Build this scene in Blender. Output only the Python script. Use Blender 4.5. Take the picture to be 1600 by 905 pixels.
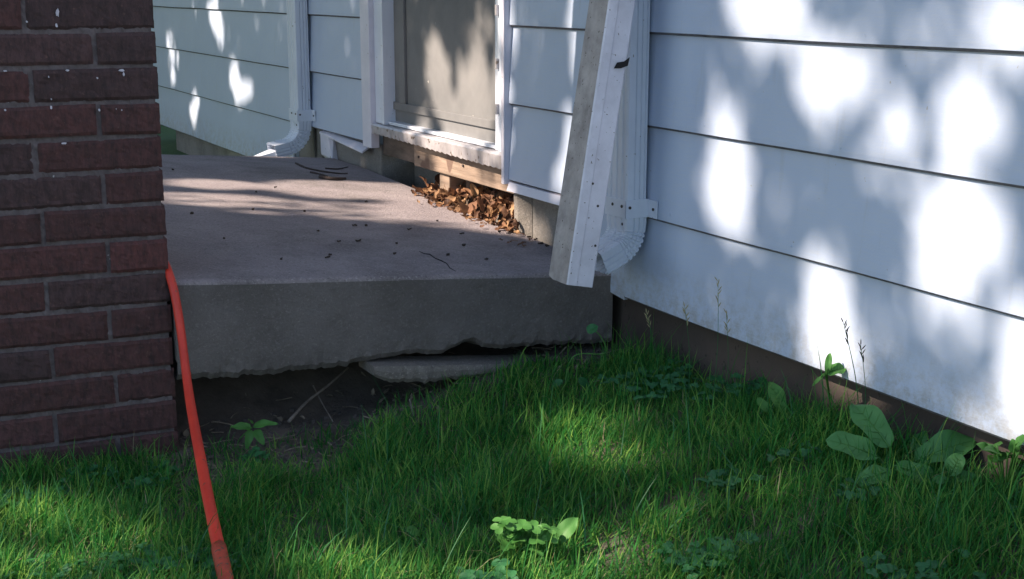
import bpy, math, random
import numpy as np
from mathutils import Vector, noise as mnoise

random.seed(7); rng = np.random.default_rng(7)
scene = bpy.context.scene
col = scene.collection
for o in list(bpy.data.objects): bpy.data.objects.remove(o)

# ------------------------------------------------------------------ camera, sky, sun, exposure
F, TH, AZ, DW = 2102.0, 0.22133, 0.48158, 1.66526
CAMZ = 0.92
cam = bpy.data.cameras.new('camera'); camo = bpy.data.objects.new('camera', cam); col.objects.link(camo)
camo.location = (0, 0, CAMZ); camo.rotation_euler = (math.pi/2 - TH, 0, 0)
cam.sensor_width = 36; cam.lens = 36*F/1600; cam.clip_start = .05; cam.clip_end = 1000
scene.camera = camo

SUN_EL = math.radians(38)
hx, hy = -0.97, -0.243
SD = Vector((hx*math.cos(SUN_EL), hy*math.cos(SUN_EL), math.sin(SUN_EL))).normalized()   # towards the sun
world = bpy.data.worlds.new('World'); scene.world = world; world.use_nodes = True
nt = world.node_tree; bg = nt.nodes['Background']
sky = nt.nodes.new('ShaderNodeTexSky'); sky.sky_type = 'NISHITA'; sky.sun_disc = False
sky.sun_elevation = SUN_EL; sky.sun_rotation = math.atan2(SD.x, SD.y) % (2*math.pi)
sky.air_density = 1.2; sky.dust_density = .6; sky.ozone_density = 2.0
nt.links.new(sky.outputs[0], bg.inputs[0]); bg.inputs[1].default_value = 0.083
sl = bpy.data.lights.new('sun', 'SUN'); sl.energy = 5.0; sl.angle = math.radians(.53); sl.color = (1, .83, .67)
so = bpy.data.objects.new('sun', sl); col.objects.link(so); so.rotation_euler = SD.to_track_quat('Z', 'Y').to_euler()
so.location = (-6, -2, 8)
scene.view_settings.view_transform = 'Standard'; scene.view_settings.look = 'None'
scene.view_settings.exposure = 1.38; scene.view_settings.gamma = 1
scene.view_settings.use_curve_mapping = False
scene.cycles.max_bounces = 8

# ------------------------------------------------------------------ frames of reference
cA, sA = math.cos(AZ), math.sin(AZ)
NV = Vector((cA, sA, 0))            # into the wall
WV = Vector((-sA, cA, 0))           # along the wall, away from the viewer
def W(s, out, z): return NV*(DW-out) + WV*s + Vector((0, 0, z))
def toW(P): return WV.dot(P), DW - NV.dot(P)
ct, st = math.cos(TH), math.sin(TH)
def ray(x, y):
    a = (x-800)/F; b = (452.5-y)/F
    return Vector((a, ct+b*st, b*ct-st))
CAM = Vector((0, 0, CAMZ))
def atY(x, y, Y):
    r = ray(x, y); return CAM + r*(Y/r.y)
def atZ(x, y, z):
    r = ray(x, y); return CAM + r*((z-CAMZ)/r.z)
def atS(x, y, s):
    r = ray(x, y); return CAM + r*(s/WV.dot(r))
def onwall(x, y, out=0.0):
    r = ray(x, y); return CAM + r*((DW-out)/NV.dot(r))
SZA, SK, STL = 0.260, 0.0376, 0.08
SLAB_S0, SLAB_S1, SLAB_W = 2.662, 4.56, 1.045
def slabz(s, out): return SZA + SK*(s-2.69) + STL*out
def onslab(x, y, lift=0.0):
    r = ray(x, y)
    Nn = Vector((0, 0, 1)) - WV*SK + NV*STL
    D = SZA - SK*2.69 + STL*DW + lift
    return CAM + r*((D - Nn.dot(CAM))/Nn.dot(r))

# ------------------------------------------------------------------ materials
def newmat(name):
    m = bpy.data.materials.new(name); m.use_nodes = True
    t = m.node_tree; return m, t, t.nodes['Principled BSDF']
def N(t, typ, **kw):
    n = t.nodes.new(typ)
    for k, v in kw.items():
        if hasattr(n, k): setattr(n, k, v)
    return n
def coord(t, scale=(1, 1, 1), obj=True):
    tc = N(t, 'ShaderNodeTexCoord'); mp = N(t, 'ShaderNodeMapping')
    mp.inputs['Scale'].default_value = scale
    t.links.new(tc.outputs['Object'], mp.inputs['Vector']); return mp.outputs[0]
def noise(t, vec, scale, detail=4, rough=.6):
    n = N(t, 'ShaderNodeTexNoise'); n.inputs['Scale'].default_value = scale
    n.inputs['Detail'].default_value = detail; n.inputs['Roughness'].default_value = rough
    t.links.new(vec, n.inputs['Vector']); return n.outputs['Fac']
def ramp(t, fac, stops):
    r = N(t, 'ShaderNodeValToRGB'); e = r.color_ramp.elements
    while len(e) < len(stops): e.new(.5)
    for i, (p, c) in enumerate(stops):
        e[i].position = p; e[i].color = (*c, 1)
    t.links.new(fac, r.inputs[0]); return r.outputs[0]
def mix(t, a, b, fac, mode='MIX'):
    n = N(t, 'ShaderNodeMix'); n.data_type = 'RGBA'; n.blend_type = mode
    for sock, v in ((n.inputs['A'], a), (n.inputs['B'], b)): pass
    ia, ib, fi = n.inputs[6], n.inputs[7], n.inputs[0]
    for s_, v in ((ia, a), (ib, b)):
        if isinstance(v, (tuple, list)): s_.default_value = (*v, 1)
        else: t.links.new(v, s_)
    if isinstance(fac, (int, float)): fi.default_value = fac
    else: t.links.new(fac, fi)
    return n.outputs[2]
def bump(t, b, h, strength=.3, dist=.002):
    n = N(t, 'ShaderNodeBump'); n.inputs['Strength'].default_value = strength; n.inputs['Distance'].default_value = dist
    t.links.new(h, n.inputs['Height']); t.links.new(n.outputs[0], b.inputs['Normal']); return n
def simple(name, c1, c2, scale=20, rough=.7, bs=.3, bd=.001, stretch=(1, 1, 1), metal=0, specks=None, bscale=None):
    m, t, b = newmat(name); v = coord(t, stretch)
    f = noise(t, v, scale, 6, .65)
    c = ramp(t, f, [(.3, c1), (.7, c2)])
    if specks:
        sc_, thr, cs = specks
        f2 = noise(t, coord(t), sc_, 2, .5)
        k = ramp(t, f2, [(thr, (0, 0, 0)), (thr+.03, (1, 1, 1))])
        c = mix(t, c, cs, k)
    t.links.new(c, b.inputs['Base Color'])
    b.inputs['Roughness'].default_value = rough; b.inputs['Metallic'].default_value = metal
    if bs: bump(t, b, noise(t, v, bscale or scale*4, 5, .7), bs, bd)
    return m

def siding_material():
    m, t, b = newmat('painted_hardboard_siding')
    v = coord(t); big = noise(t, v, 2.2, 5, .6)
    c = ramp(t, big, [(.3, (.40, .48, .64)), (.7, (.46, .54, .69))])
    # rain streaks, dirt splashes and small chips of the paint
    v2 = coord(t, (14, 14, 1.6)); f = noise(t, v2, 3, 6, .7)
    c = mix(t, c, (.36, .38, .40), ramp(t, f, [(.58, (0, 0, 0)), (.85, (.55, .55, .55))]))
    f3 = noise(t, v, 70, 2, .5)
    c = mix(t, c, (.28, .27, .26), ramp(t, f3, [(.765, (0, 0, 0)), (.785, (.8, .8, .8))]))
    sx_ = N(t, 'ShaderNodeSeparateXYZ'); t.links.new(v, sx_.inputs[0])
    mr = N(t, 'ShaderNodeMapRange'); mr.inputs[1].default_value = .34; mr.inputs[2].default_value = .20; t.links.new(sx_.outputs['Z'], mr.inputs[0])
    mu = N(t, 'ShaderNodeMath', operation='MULTIPLY'); t.links.new(mr.outputs[0], mu.inputs[0])
    t.links.new(ramp(t, noise(t, v, 38, 6, .8), [(.42, (0, 0, 0)), (.62, (.75, .75, .75))]), mu.inputs[1])
    c = mix(t, c, (.27, .25, .22), mu.outputs[0])
    c = mix(t, c, (.50, .54, .60), ramp(t, noise(t, coord(t, (2.2, 2.2, 34)), 12, 5, .7), [(.45, (0, 0, 0)), (.7, (.5, .5, .5))]))
    t.links.new(c, b.inputs['Base Color']); b.inputs['Roughness'].default_value = .42
    g = N(t, 'ShaderNodeMath', operation='ADD'); 
    t.links.new(noise(t, v, 5, 3, .5), g.inputs[0]); 
    h2 = noise(t, v, 260, 2, .5); sc2 = N(t, 'ShaderNodeMath', operation='MULTIPLY'); sc2.inputs[1].default_value = .06
    t.links.new(h2, sc2.inputs[0]); t.links.new(sc2.outputs[0], g.inputs[1])
    bump(t, b, g.outputs[0], .5, .006)
    return m
def concrete_material(name, base, base2, stain=(.10, .09, .085), agg=.5):
    m, t, b = newmat(name); v = coord(t)
    c = ramp(t, noise(t, v, 3.5, 8, .65), [(.28, base), (.72, base2)])
    c = mix(t, c, stain, ramp(t, noise(t, v, 2.6, 8, .75), [(.48, (0, 0, 0)), (.68, (.6, .6, .6))]))
    fine = noise(t, v, 170, 4, .8)
    c = mix(t, c, (.62, .57, .55), ramp(t, fine, [(.55, (0, 0, 0)), (.66, (agg, agg, agg))]))
    c = mix(t, c, (.05, .045, .045), ramp(t, noise(t, coord(t, (1, 1, 1.3)), 140, 4, .8), [(.36, (agg, agg, agg)), (.45, (0, 0, 0))]))
    t.links.new(c, b.inputs['Base Color']); b.inputs['Roughness'].default_value = .93
    bump(t, b, noise(t, v, 120, 8, .8), 1.0, .006)
    return m
def brick_material():
    m, t, b = newmat('dark_rough_brick'); v = coord(t)
    g = N(t, 'ShaderNodeNewGeometry')
    c = ramp(t, g.outputs['Random Per Island'], [(0, (.082, .036, .036)), (.35, (.105, .042, .041)), (.6, (.066, .038, .040)), (.85, (.088, .048, .050)), (1, (.135, .042, .040))])
    c = mix(t, c, (.022, .016, .017), ramp(t, noise(t, coord(t, (1, 1, .3)), 90, 7, .8), [(.40, (0, 0, 0)), (.68, (.9, .9, .9))]))
    c = mix(t, c, (.17, .09, .075), ramp(t, noise(t, v, 120, 4, .75), [(.60, (0, 0, 0)), (.72, (.6, .6, .6))]))
    t.links.new(c, b.inputs['Base Color']); b.inputs['Roughness'].default_value = .9
    bump(t, b, noise(t, coord(t, (1, 1, .4)), 110, 7, .75), .9, .004)
    return m
def mortar_material():
    return simple('weathered_mortar', (.085, .070, .074), (.155, .13, .137), 40, .95, .8, .003, specks=(60, .74, (.42, .40, .42)))
def plant_material(name, c1, c2, c3, rough=.5, trans=.35, island=True):
    m, t, b = newmat(name); g = N(t, 'ShaderNodeNewGeometry')
    c = ramp(t, g.outputs['Random Per Island'], [(0, c1), (.5, c2), (.93, c3)])
    c = mix(t, c, c1, ramp(t, noise(t, coord(t), 9, 3, .6), [(.35, (.7, .7, .7)), (.65, (0, 0, 0))]))
    t.links.new(c, b.inputs['Base Color']); b.inputs['Roughness'].default_value = rough; b.inputs['Specular IOR Level'].default_value = .3
    tr = N(t, 'ShaderNodeBsdfTranslucent'); t.links.new(c, tr.inputs[0])
    ms = N(t, 'ShaderNodeMixShader'); ms.inputs[0].default_value = trans
    t.links.new(b.outputs[0], ms.inputs[1]); t.links.new(tr.outputs[0], ms.inputs[2])
    t.links.new(ms.outputs[0], t.nodes['Material Output'].inputs[0])
    return m

M = {}
M['siding'] = siding_material()
M['trim'] = simple('white_painted_trim', (.56, .56, .66), (.68, .67, .76), 9, .45, .3, .001, specks=(60, .72, (.30, .27, .24)))
M['alu'] = simple('white_enamelled_aluminium', (.58, .63, .74), (.68, .73, .83), 7, .32, .12, .0006, specks=(85, .72, (.25, .23, .2)))
M['sill'] = simple('weathered_metal_sill', (.30, .285, .30), (.52, .50, .53), 14, .38, .4, .001, metal=.25, specks=(50, .66, (.16, .13, .11)))
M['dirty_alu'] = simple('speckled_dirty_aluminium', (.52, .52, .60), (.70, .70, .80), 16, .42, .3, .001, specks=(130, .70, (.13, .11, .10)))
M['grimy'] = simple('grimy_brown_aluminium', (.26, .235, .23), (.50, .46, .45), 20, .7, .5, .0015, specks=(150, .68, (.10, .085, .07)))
M['dark'] = simple('dark_void', (.012, .011, .012), (.02, .018, .018), 10, .95, 0)
M['hole'] = simple('dark_screw', (.03, .025, .025), (.05, .04, .04), 10, .6, 0)
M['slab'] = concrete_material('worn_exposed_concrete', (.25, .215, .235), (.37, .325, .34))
M['slab_side'] = concrete_material('darker_concrete_face', (.125, .113, .112), (.20, .18, .175), stain=(.09, .08, .07), agg=.16)  # darker concrete for the slab's front, sides and underside
M['found'] = concrete_material('foundation_concrete', (.20, .19, .18), (.29, .27, .25), agg=.25)
M['brown_found'] = simple('earthy_brown_foundation', (.028, .026, .029), (.095, .072, .06), 2.2, .92, .8, .006, specks=(70, .66, (.035, .03, .028)))
M['chunk'] = concrete_material('broken_pale_concrete', (.17, .155, .14), (.26, .235, .21), agg=.4)
M['brick'] = brick_material(); M['mortar'] = mortar_material()
M['rim'] = simple('weathered_bare_wood', (.15, .11, .085), (.33, .245, .19), 5, .85, .6, .002, stretch=(1, 1, 12), specks=(9, .66, (.14, .09, .07)))
M['oldwood'] = simple('rotted_dark_wood', (.07, .055, .045), (.17, .13, .11), 9, .92, .7, .003, stretch=(1, 1, 4))
M['hose'] = simple('red_orange_rubber', (.46, .030, .018), (.66, .048, .024), 14, .5, .35, .0012, specks=(70, .68, (.26, .06, .04)))
M['hose_end'] = simple('scuffed_dull_red', (.22, .04, .02), (.50, .06, .03), 60, .6, .4, .001, specks=(90, .6, (.12, .06, .04)))
M['twig'] = simple('dark_bark', (.025, .018, .018), (.07, .05, .045), 50, .9, .8, .002)
M['pale_twig'] = simple('bleached_stick', (.16, .13, .11), (.30, .26, .22), 60, .85, .5, .001)
M['grass'] = plant_material('grass_blades', (.016, .13, .024), (.058, .29, .048), (.28, .48, .09), .7, .48)
M['straw'] = plant_material('dry_grass', (.22, .20, .10), (.30, .27, .16), (.38, .34, .2), .6, .3)
M['weed'] = plant_material('soft_green_leaf', (.06, .19, .04), (.09, .26, .06), (.14, .34, .09), .5, .4)
M['dock'] = plant_material('broad_matte_leaf', (.06, .20, .06), (.09, .26, .08), (.13, .31, .10), .5, .3)
M['ivy'] = plant_material('low_ground_cover', (.025, .12, .045), (.04, .17, .06), (.07, .22, .08), .5, .3)
M['treeleaf'] = plant_material('tree_leaves', (.03, .075, .02), (.045, .11, .03), (.07, .14, .035), .45, .35)
M['bark'] = simple('tree_bark', (.08, .06, .05), (.17, .14, .11), 12, .9, .9, .01, stretch=(1, 1, .3))
M['deadleaf'] = plant_material('dry_brown_leaves', (.06, .03, .02), (.27, .13, .07), (.50, .30, .16), .7, .25)
M['crumb'] = simple('dark_leaf_crumb', (.02, .015, .015), (.06, .04, .03), 80, .9, .5, .001)
M['screen'] = simple('dusty_insect_screen', (.135, .138, .145), (.195, .195, .20), 6, .85, .2, .0006, specks=(40, .75, (.45, .43, .4)))
M['roof'] = simple('asphalt_shingles', (.06, .055, .05), (.10, .09, .085), 30, .9, .6, .004)

def soil_material():
    m, t, b = newmat('soil_and_turf'); v = coord(t)
    c = ramp(t, noise(t, v, 6, 8, .7), [(.3, (.05, .042, .036)), (.7, (.16, .13, .11))])
    c = mix(t, c, (.16, .13, .11), ramp(t, noise(t, v, 110, 3, .7), [(.66, (0, 0, 0)), (.72, (.6, .6, .6))]))
    # far away the sheet is lawn: a green tone beyond the place that carries its own blades
    tc = N(t, 'ShaderNodeTexCoord'); ln = N(t, 'ShaderNodeVectorMath', operation='LENGTH')
    t.links.new(tc.outputs['Object'], ln.inputs[0])
    mr = N(t, 'ShaderNodeMapRange'); mr.inputs[1].default_value = 3.6; mr.inputs[2].default_value = 5.5
    t.links.new(ln.outputs['Value'], mr.inputs[0])
    c = mix(t, c, ramp(t, noise(t, v, 20, 6, .7), [(.3, (.03, .075, .018)), (.7, (.06, .12, .03))]), mr.outputs[0])
    t.links.new(c, b.inputs['Base Color']); b.inputs['Roughness'].default_value = .97
    bump(t, b, noise(t, v, 60, 8, .75), .9, .01)
    return m
M['soil'] = soil_material()

# ------------------------------------------------------------------ mesh helpers
class MB:
    def __init__(s): s.v = []; s.f = []; s.mi = []
    def add(s, vs, fs, mi=0):
        o = len(s.v); s.v += [Vector(p) for p in vs]
        s.f += [tuple(i+o for i in f) for f in fs]; s.mi += [mi]*len(fs)
    def hexa(s, p, mi=0):      # 8 points: bottom 4 ccw, top 4
        s.add(p, [(0, 3, 2, 1), (4, 5, 6, 7), (0, 1, 5, 4), (1, 2, 6, 5), (2, 3, 7, 6), (3, 0, 4, 7)], mi)
    def wbox(s, s0, s1, o0, o1, z0, z1, mi=0):
        s.hexa([W(s0, o0, z0), W(s1, o0, z0), W(s1, o1, z0), W(s0, o1, z0), W(s0, o0, z1), W(s1, o0, z1), W(s1, o1, z1), W(s0, o1, z1)], mi)
    def sweep(s, rings, cap=True, mi=0):
        n = len(rings[0]); o = len(s.v)
        for r in rings: s.v += [Vector(p) for p in r]
        for i in range(len(rings)-1):
            for j in range(n):
                a, b = o+i*n+j, o+i*n+(j+1) % n
                s.f.append((a, b, b+n, a+n)); s.mi.append(mi)
        if cap:
            s.f.append(tuple(o+j for j in reversed(range(n)))); s.mi.append(mi)
            s.f.append(tuple(o+(len(rings)-1)*n+j for j in range(n))); s.mi.append(mi)
    def tube(s, pts, rads, n=8, mi=0):
        pts = [Vector(p) for p in pts]; rings = []; up = Vector((.31, .17, .93)).normalized()
        for i, p in enumerate(pts):
            t = (pts[min(i+1, len(pts)-1)]-pts[max(i-1, 0)]).normalized()
            x = t.cross(up)
            if x.length < .05: x = t.cross(Vector((1, 0, 0)))
            x.normalize(); y = t.cross(x); r = rads[i] if hasattr(rads, '__len__') else rads
            rings.append([p+x*(r*math.cos(a))+y*(r*math.sin(a)) for a in [2*math.pi*k/n for k in range(n)]])
        s.sweep(rings, True, mi)
    def build(s, name, mats, parent=None, smooth=False, bevel=0, loc=None, recalc=True):
        if not isinstance(mats, (list, tuple)): mats = [mats]
        if loc is None: loc = rootloc(parent) if parent else Vector((0, 0, 0))
        me = bpy.data.meshes.new(name)
        me.from_pydata([tuple(p-loc) for p in s.v], [], s.f)
        for m in mats: me.materials.append(m)
        me.polygons.foreach_set('material_index', s.mi)
        if recalc:
            import bmesh
            bm = bmesh.new(); bm.from_mesh(me); bmesh.ops.recalc_face_normals(bm, faces=bm.faces); bm.to_mesh(me); bm.free()
        if smooth: me.polygons.foreach_set('use_smooth', [True]*len(me.polygons))
        o = bpy.data.objects.new(name, me); col.objects.link(o)
        if parent: o.parent = parent
        else: o.location = loc
        if bevel:
            b = o.modifiers.new('bevel', 'BEVEL'); b.width = bevel; b.segments = 2; b.limit_method = 'ANGLE'; b.angle_limit = .6
        return o
def rootloc(o):
    while o.parent: o = o.parent
    return Vector(o.location)
def tag(o, label=None, cat=None, group=None, kind=None):
    if label: o['label'] = label
    if cat: o['category'] = cat
    if group: o['group'] = group
    if kind: o['kind'] = kind
    return o
def thing(name, label, cat, loc, group=None):
    o = bpy.data.objects.new(name, None); col.objects.link(o); o.location = loc
    o.empty_display_size = .1
    return tag(o, label, cat, group)
def pathpts(ctrl, n=12):
    c = [Vector(p) for p in ctrl]; out = []
    for i in range(len(c)-1):
        p0, p1, p2, p3 = c[max(i-1, 0)], c[i], c[i+1], c[min(i+2, len(c)-1)]
        for k in range(n):
            t = k/n
            out.append(.5*((2*p1)+(p2-p0)*t+(2*p0-5*p1+4*p2-p3)*t*t+(3*p1-p0-3*p2+p3)*t**3))
    out.append(c[-1]); return out
def ss(a, b, x):
    t = min(1, max(0, (x-a)/(b-a))); return t*t*(3-2*t)

# ------------------------------------------------------------------ ground
def gz(x, y):
    P = Vector((x, y, 0)); s, o = toW(P)
    z = 0.0
    z += .125*(1-ss(0, .62, o))*ss(-1, 1.4, s)*(1-.45*ss(1.5, 2.5, s))          # rises to the wall
    z -= .022*ss(2.15, 2.6, s)*ss(.35, .75, o)*(1-ss(3.0, 3.2, s))       # washed-out hollow at the slab
    z += .030*ss(2.40, 2.56, s)*(1-ss(2.64, 2.72, s))*ss(.12, .3, o)*(1-ss(.55, .72, o))
    if s > 2.6 and o < 1.3:
        zb = slabz(s, max(o, 0)) - .20
        k = ss(2.74, 3.05, s); z = z*(1-k)+zb*k
        if s > SLAB_S1: z = min(z, zb)
    z += .012*mnoise.noise(Vector((x*5, y*5, 1)))+.006*mnoise.noise(Vector((x*17, y*17, 4)))
    if s > 5.5 or o < -.4: z = min(z, .1)
    return z
def lin(a, b, st_): return list(np.arange(a, b, st_))
xs = [-300, -120, -60, -30, -16, -9, -6, -4, -3, -2.4]+lin(-2, 1.4, .03)+[1.5, 2, 3, 5, 8, 14, 30, 60, 120, 300]
ys = [-300, -120, -60, -30, -14, -7, -4, -2, -.5, .5, 1.1]+lin(1.5, 4.2, .03)+[4.3, 4.6, 5, 6, 7, 8, 10, 14, 25, 60, 120, 300]
g = MB(); g.v = [Vector((x, y, gz(x, y))) for y in ys for x in xs]; nx = len(xs)
g.f = [(j*nx+i, j*nx+i+1, (j+1)*nx+i+1, (j+1)*nx+i) for j in range(len(ys)-1) for i in range(nx-1)]; g.mi = [0]*len(g.f)
tag(g.build('ground', M['soil'], smooth=True, recalc=False), kind='structure')

# ------------------------------------------------------------------ house
EXPO = .2032; Z3 = .412; ZL = {k: Z3-(k-3)*EXPO for k in range(-12, 5)}
house = thing('house', 'pale blue lap sided house wall with a sliding door panel above the slab', 'house', W(2.5, 0, 0))
S_END = 7.5
def lap(mb, s0, s1, k):      # one course of lap siding whose lower edge is line k
    z0, z1 = ZL[k], ZL[k]+EXPO+.004
    nseg = max(1, int((s1-s0)/.12)); 
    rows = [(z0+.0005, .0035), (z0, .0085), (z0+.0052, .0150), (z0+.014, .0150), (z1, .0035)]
    pts = []
    for i in range(nseg+1):
        s = s0+(s1-s0)*i/nseg
        wob = .0022*mnoise.noise(Vector((s*1.7, k*3.1, 0)))
        wz = .0016*mnoise.noise(Vector((s*2.3, k*5.1, 7)))
        for (z, o) in rows: pts.append(W(s, o+(wob if o > .01 else 0), z+wz))
    n = len(rows); fs = []; mis = []
    for i in range(nseg):
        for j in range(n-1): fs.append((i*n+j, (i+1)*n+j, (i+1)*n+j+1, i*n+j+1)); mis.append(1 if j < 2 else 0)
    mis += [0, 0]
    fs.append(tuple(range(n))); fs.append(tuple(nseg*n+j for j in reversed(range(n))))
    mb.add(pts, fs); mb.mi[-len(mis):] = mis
sid = MB()
for k in range(4, -10, -1):
    if k == 4:
        joints = [-3.2, -.75, 2.597]
        sid_near = joints
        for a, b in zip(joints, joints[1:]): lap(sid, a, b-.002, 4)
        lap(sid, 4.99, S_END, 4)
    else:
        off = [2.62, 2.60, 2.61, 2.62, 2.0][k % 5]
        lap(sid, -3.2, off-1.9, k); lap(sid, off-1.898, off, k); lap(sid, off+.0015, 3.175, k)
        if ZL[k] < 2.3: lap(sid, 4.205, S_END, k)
# short end piece of the lowest course, set a little back
z0 = .204
sid.add([W(2.60, .010, z0), W(2.742, .009, z0+.014), W(2.742, .004, ZL[3]+.004), W(2.60, .004, ZL[3]+.004),
         W(2.60, .0, z0), W(2.742, .0, z0+.014), W(2.742, .0, ZL[3]+.004), W(2.60, .0, ZL[3]+.004)],
        [(0, 1, 2, 3), (7, 6, 5, 4), (0, 4, 5, 1), (1, 5, 6, 2), (2, 6, 7, 3), (3, 7, 4, 0)])
# sheathing behind, end wall of the house
sid.wbox(-3.2, 2.741, -.09, 0.001, .212, .411); sid.wbox(-3.2, 3.19, -.09, 0.0005, .413, 2.95); sid.wbox(4.19, S_END-.01, -.09, .001, .46, 2.95)
sid.wbox(4.99, S_END-.01, -.09, .0005, .215, .459); sid.wbox(3.191, 4.189, -.09, .0, 2.35, 2.95)
# far end wall running back
sid.wbox(S_END-.1, S_END-.012, -4, -.091, .215, 2.95)
for k, ss_ in ((4, (2.45, 2.05, 1.62)), (3, (2.44, 2.03, 1.6)), (2, (2.3, 1.9, 1.5)), (1, (2.2, 1.8, 1.4)), (3, (4.3, 4.6, 5.4, 6.0, 6.6)), (2, (4.4, 5.5, 6.2)), (2, (2.9, 3.1))):
    for s_ in ss_:
        c = W(s_+random.uniform(-.03, .03), .0138, ZL[k]+.022+random.uniform(-.003, .003)); sid.tube([c, c-NV*.0016], .0022, 7)
sid_o = sid.build('siding', [M['siding'], simple('lap_shadow_edge', (.07, .07, .09), (.20, .20, .23), 30, .9, 0)], house, bevel=0)  # second material paints the shadow line under each lap onto its lower edge
# drip flashing under the raised courses
d = MB()
d.hexa([W(2.80, .0, .392), W(3.17, .0, .392), W(3.17, .026, .388), W(2.80, .026, .388), W(2.80, .0, .4115), W(3.17, .0, .4115), W(3.17, .018, .4105), W(2.80, .018, .4105)])
d.build('drip_edge', M['trim'], house, bevel=.001)
d = MB()
d.hexa([W(4.21, .0, .394), W(4.66, .0, .404), W(4.66, .02, .400), W(4.21, .03, .376), W(4.21, .0, .402), W(4.66, .0, .4115), W(4.66, .02, .406), W(4.21, .03, .384)])
tag(d.build('drip_edge', M['trim'], house, bevel=.001), 'bent drip edge pulling loose')
# foundation
fd = MB()
fd.wbox(4.15, 6.95, -.25, -.012, -.3, .4105)
fd.wbox(2.743, 3.16, -.25, -.018, -.3, .4105)
fd.wbox(3.16, 4.15, -.3, -.13, -.3, .36)
fd.build('foundation', M['found'], house, bevel=.006)
fb = MB(); fb.wbox(-3.2, 2.742, -.25, -.028, -.3, .211)
fb.build('foundation', M['brown_found'], house)
ms = MB(); ms.hexa([W(3.10, -.017, .20), W(3.16, -.017, .20), W(3.16, .004, .20), W(3.135, .004, .20), W(3.10, -.017, .392), W(3.16, -.017, .392), W(3.16, .010, .392), W(3.14, .010, .392)])
ms.build('mortar_patch', M['chunk'], house, bevel=.002)
sp = MB()
sp.hexa([W(4.55, -.011, .30), W(4.665, -.011, .30), W(4.665, .014, .325), W(4.55, .014, .318), W(4.585, -.011, .409), W(4.675, -.011, .409), W(4.675, .012, .407), W(4.60, .012, .409)])
sp.build('trim_stub', M['trim'], house, bevel=.002)
sp = MB(); sp.wbox(4.70, 4.745, -.011, -.002, .25, .409); sp.wbox(4.79, 4.80, -.011, -.006, .25, .409); sp.build('corner_board', M['found'], house)

# sliding / storm door panel
door = MB(); z_s = .470
door.wbox(4.128, 4.204, .0, .030, .402, 2.35)
cas = door.build('door_casing', M['trim'], house, bevel=.002)
door = MB(); door.wbox(3.176, 3.192, .0, .030, .404, 2.35); door.wbox(3.19, 4.13, .0, .03, 2.27, 2.36)
door.build('door_casing', M['trim'], house, bevel=.002)
fr = MB()
fr.wbox(4.048, 4.127, -.05, .012, .486, 2.27); fr.wbox(4.04, 4.056, -.05, .019, .486, 2.27)
fr.wbox(3.236, 3.266, -.05, .010, .486, 2.27); fr.wbox(3.193, 3.232, -.05, .018, .486, 2.27); fr.wbox(3.205, 3.2105, .0181, .024, .486, 2.27)
fr.wbox(3.267, 4.039, -.05, .006, 2.2, 2.27); fr.wbox(3.267, 4.039, -.03, .004, .487, .497)
ff = fr.build('door_frame', M['alu'], house, bevel=.0015)
pn = MB(); pn.wbox(3.26, 4.045, -.026, -.022, .49, 2.22)
pn.build('screen_panel', M['screen'], house)
pn = MB()       # rails behind the screen showing as raised bands
pn.wbox(3.94, 3.985, -.022, -.012, .56, 2.2); pn.wbox(3.26, 4.04, -.022, -.014, .535, .56)
pn.build('screen_rail', M['screen'], house, bevel=.002)
for zc in (.86, .72, .60):
    ck = MB(); ck.wbox(3.226, 3.236, .0181, .026, zc-.014, zc+.014); ck.build('screen_clip', M['sill'], house, bevel=.001)
# sill with crinkled lower lip
sl_ = MB(); nseg = 90; prof = []
rings = []
for i in range(nseg+1):
    s = 3.185+(4.135-3.185)*i/nseg
    cr = .0028*math.sin(i*1.9)+.002*mnoise.noise(Vector((s*30, 0, 0))); dz = .012*(1-ss(3.2, 4.1, s))
    rings.append([W(s, -.03, .486), W(s, .024, .484), W(s, .028+cr*.4, .478), W(s, .026+cr, .452-dz*.8+cr), W(s, .022+cr, .452-dz*.8+cr), W(s, .018, .465), W(s, -.03, .465)])
sl_.sweep(rings); sl_.build('door_sill', M['sill'], house)
# rotten rim boards under the door
rb = MB(); rb.wbox(3.16, 3.86, -.10, -.006, .374, .465); rb.build('rim_board', M['rim'], house, bevel=.003)
rb = MB(); rb.wbox(3.864, 4.14, -.10, -.016, .378, .465); tag(rb.build('rim_board', M['oldwood'], house, bevel=.003), 'dark short board beside the pale one')
for s_, z_ in ((3.82, .405), (3.50, .415), (3.20, .40), (3.22, .438)):
    c = W(s_, -.005, z_); nl = MB(); nl.tube([c, c-NV*.003], .004, 8); nl.build('nail_head', M['hole'], house)
bl = MB(); bl.wbox(3.63, 3.70, -.10, -.02, .22, .372); bl.build('support_block', M['rim'], house, bevel=.003)
bl = MB(); bl.wbox(3.56, 3.60, -.12, -.06, .22, .372); bl.build('support_block', M['oldwood'], house, bevel=.003)
# low roof edge and back of the house
rf = MB(); rf.hexa([W(-3.6, .35, 2.95), W(S_END+.3, .35, 2.95), W(S_END+.3, -4.2, 4.2), W(-3.6, -4.2, 4.2), W(-3.6, .35, 3.08), W(S_END+.3, .35, 3.08), W(S_END+.3, -4.2, 4.33), W(-3.6, -4.2, 4.33)])
rf.build('roof', M['roof'], house)
pr = MB(); pr.wbox(2.72, S_END+.4, .36, 1.8, 2.66, 2.76); pr.wbox(2.75, S_END+.3, 1.20, 1.30, 2.52, 2.659); pr.build('added_shade_roof', M['trim'], house)  # unseen roof and beam, added to keep skylight off the left siding and slab

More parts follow.
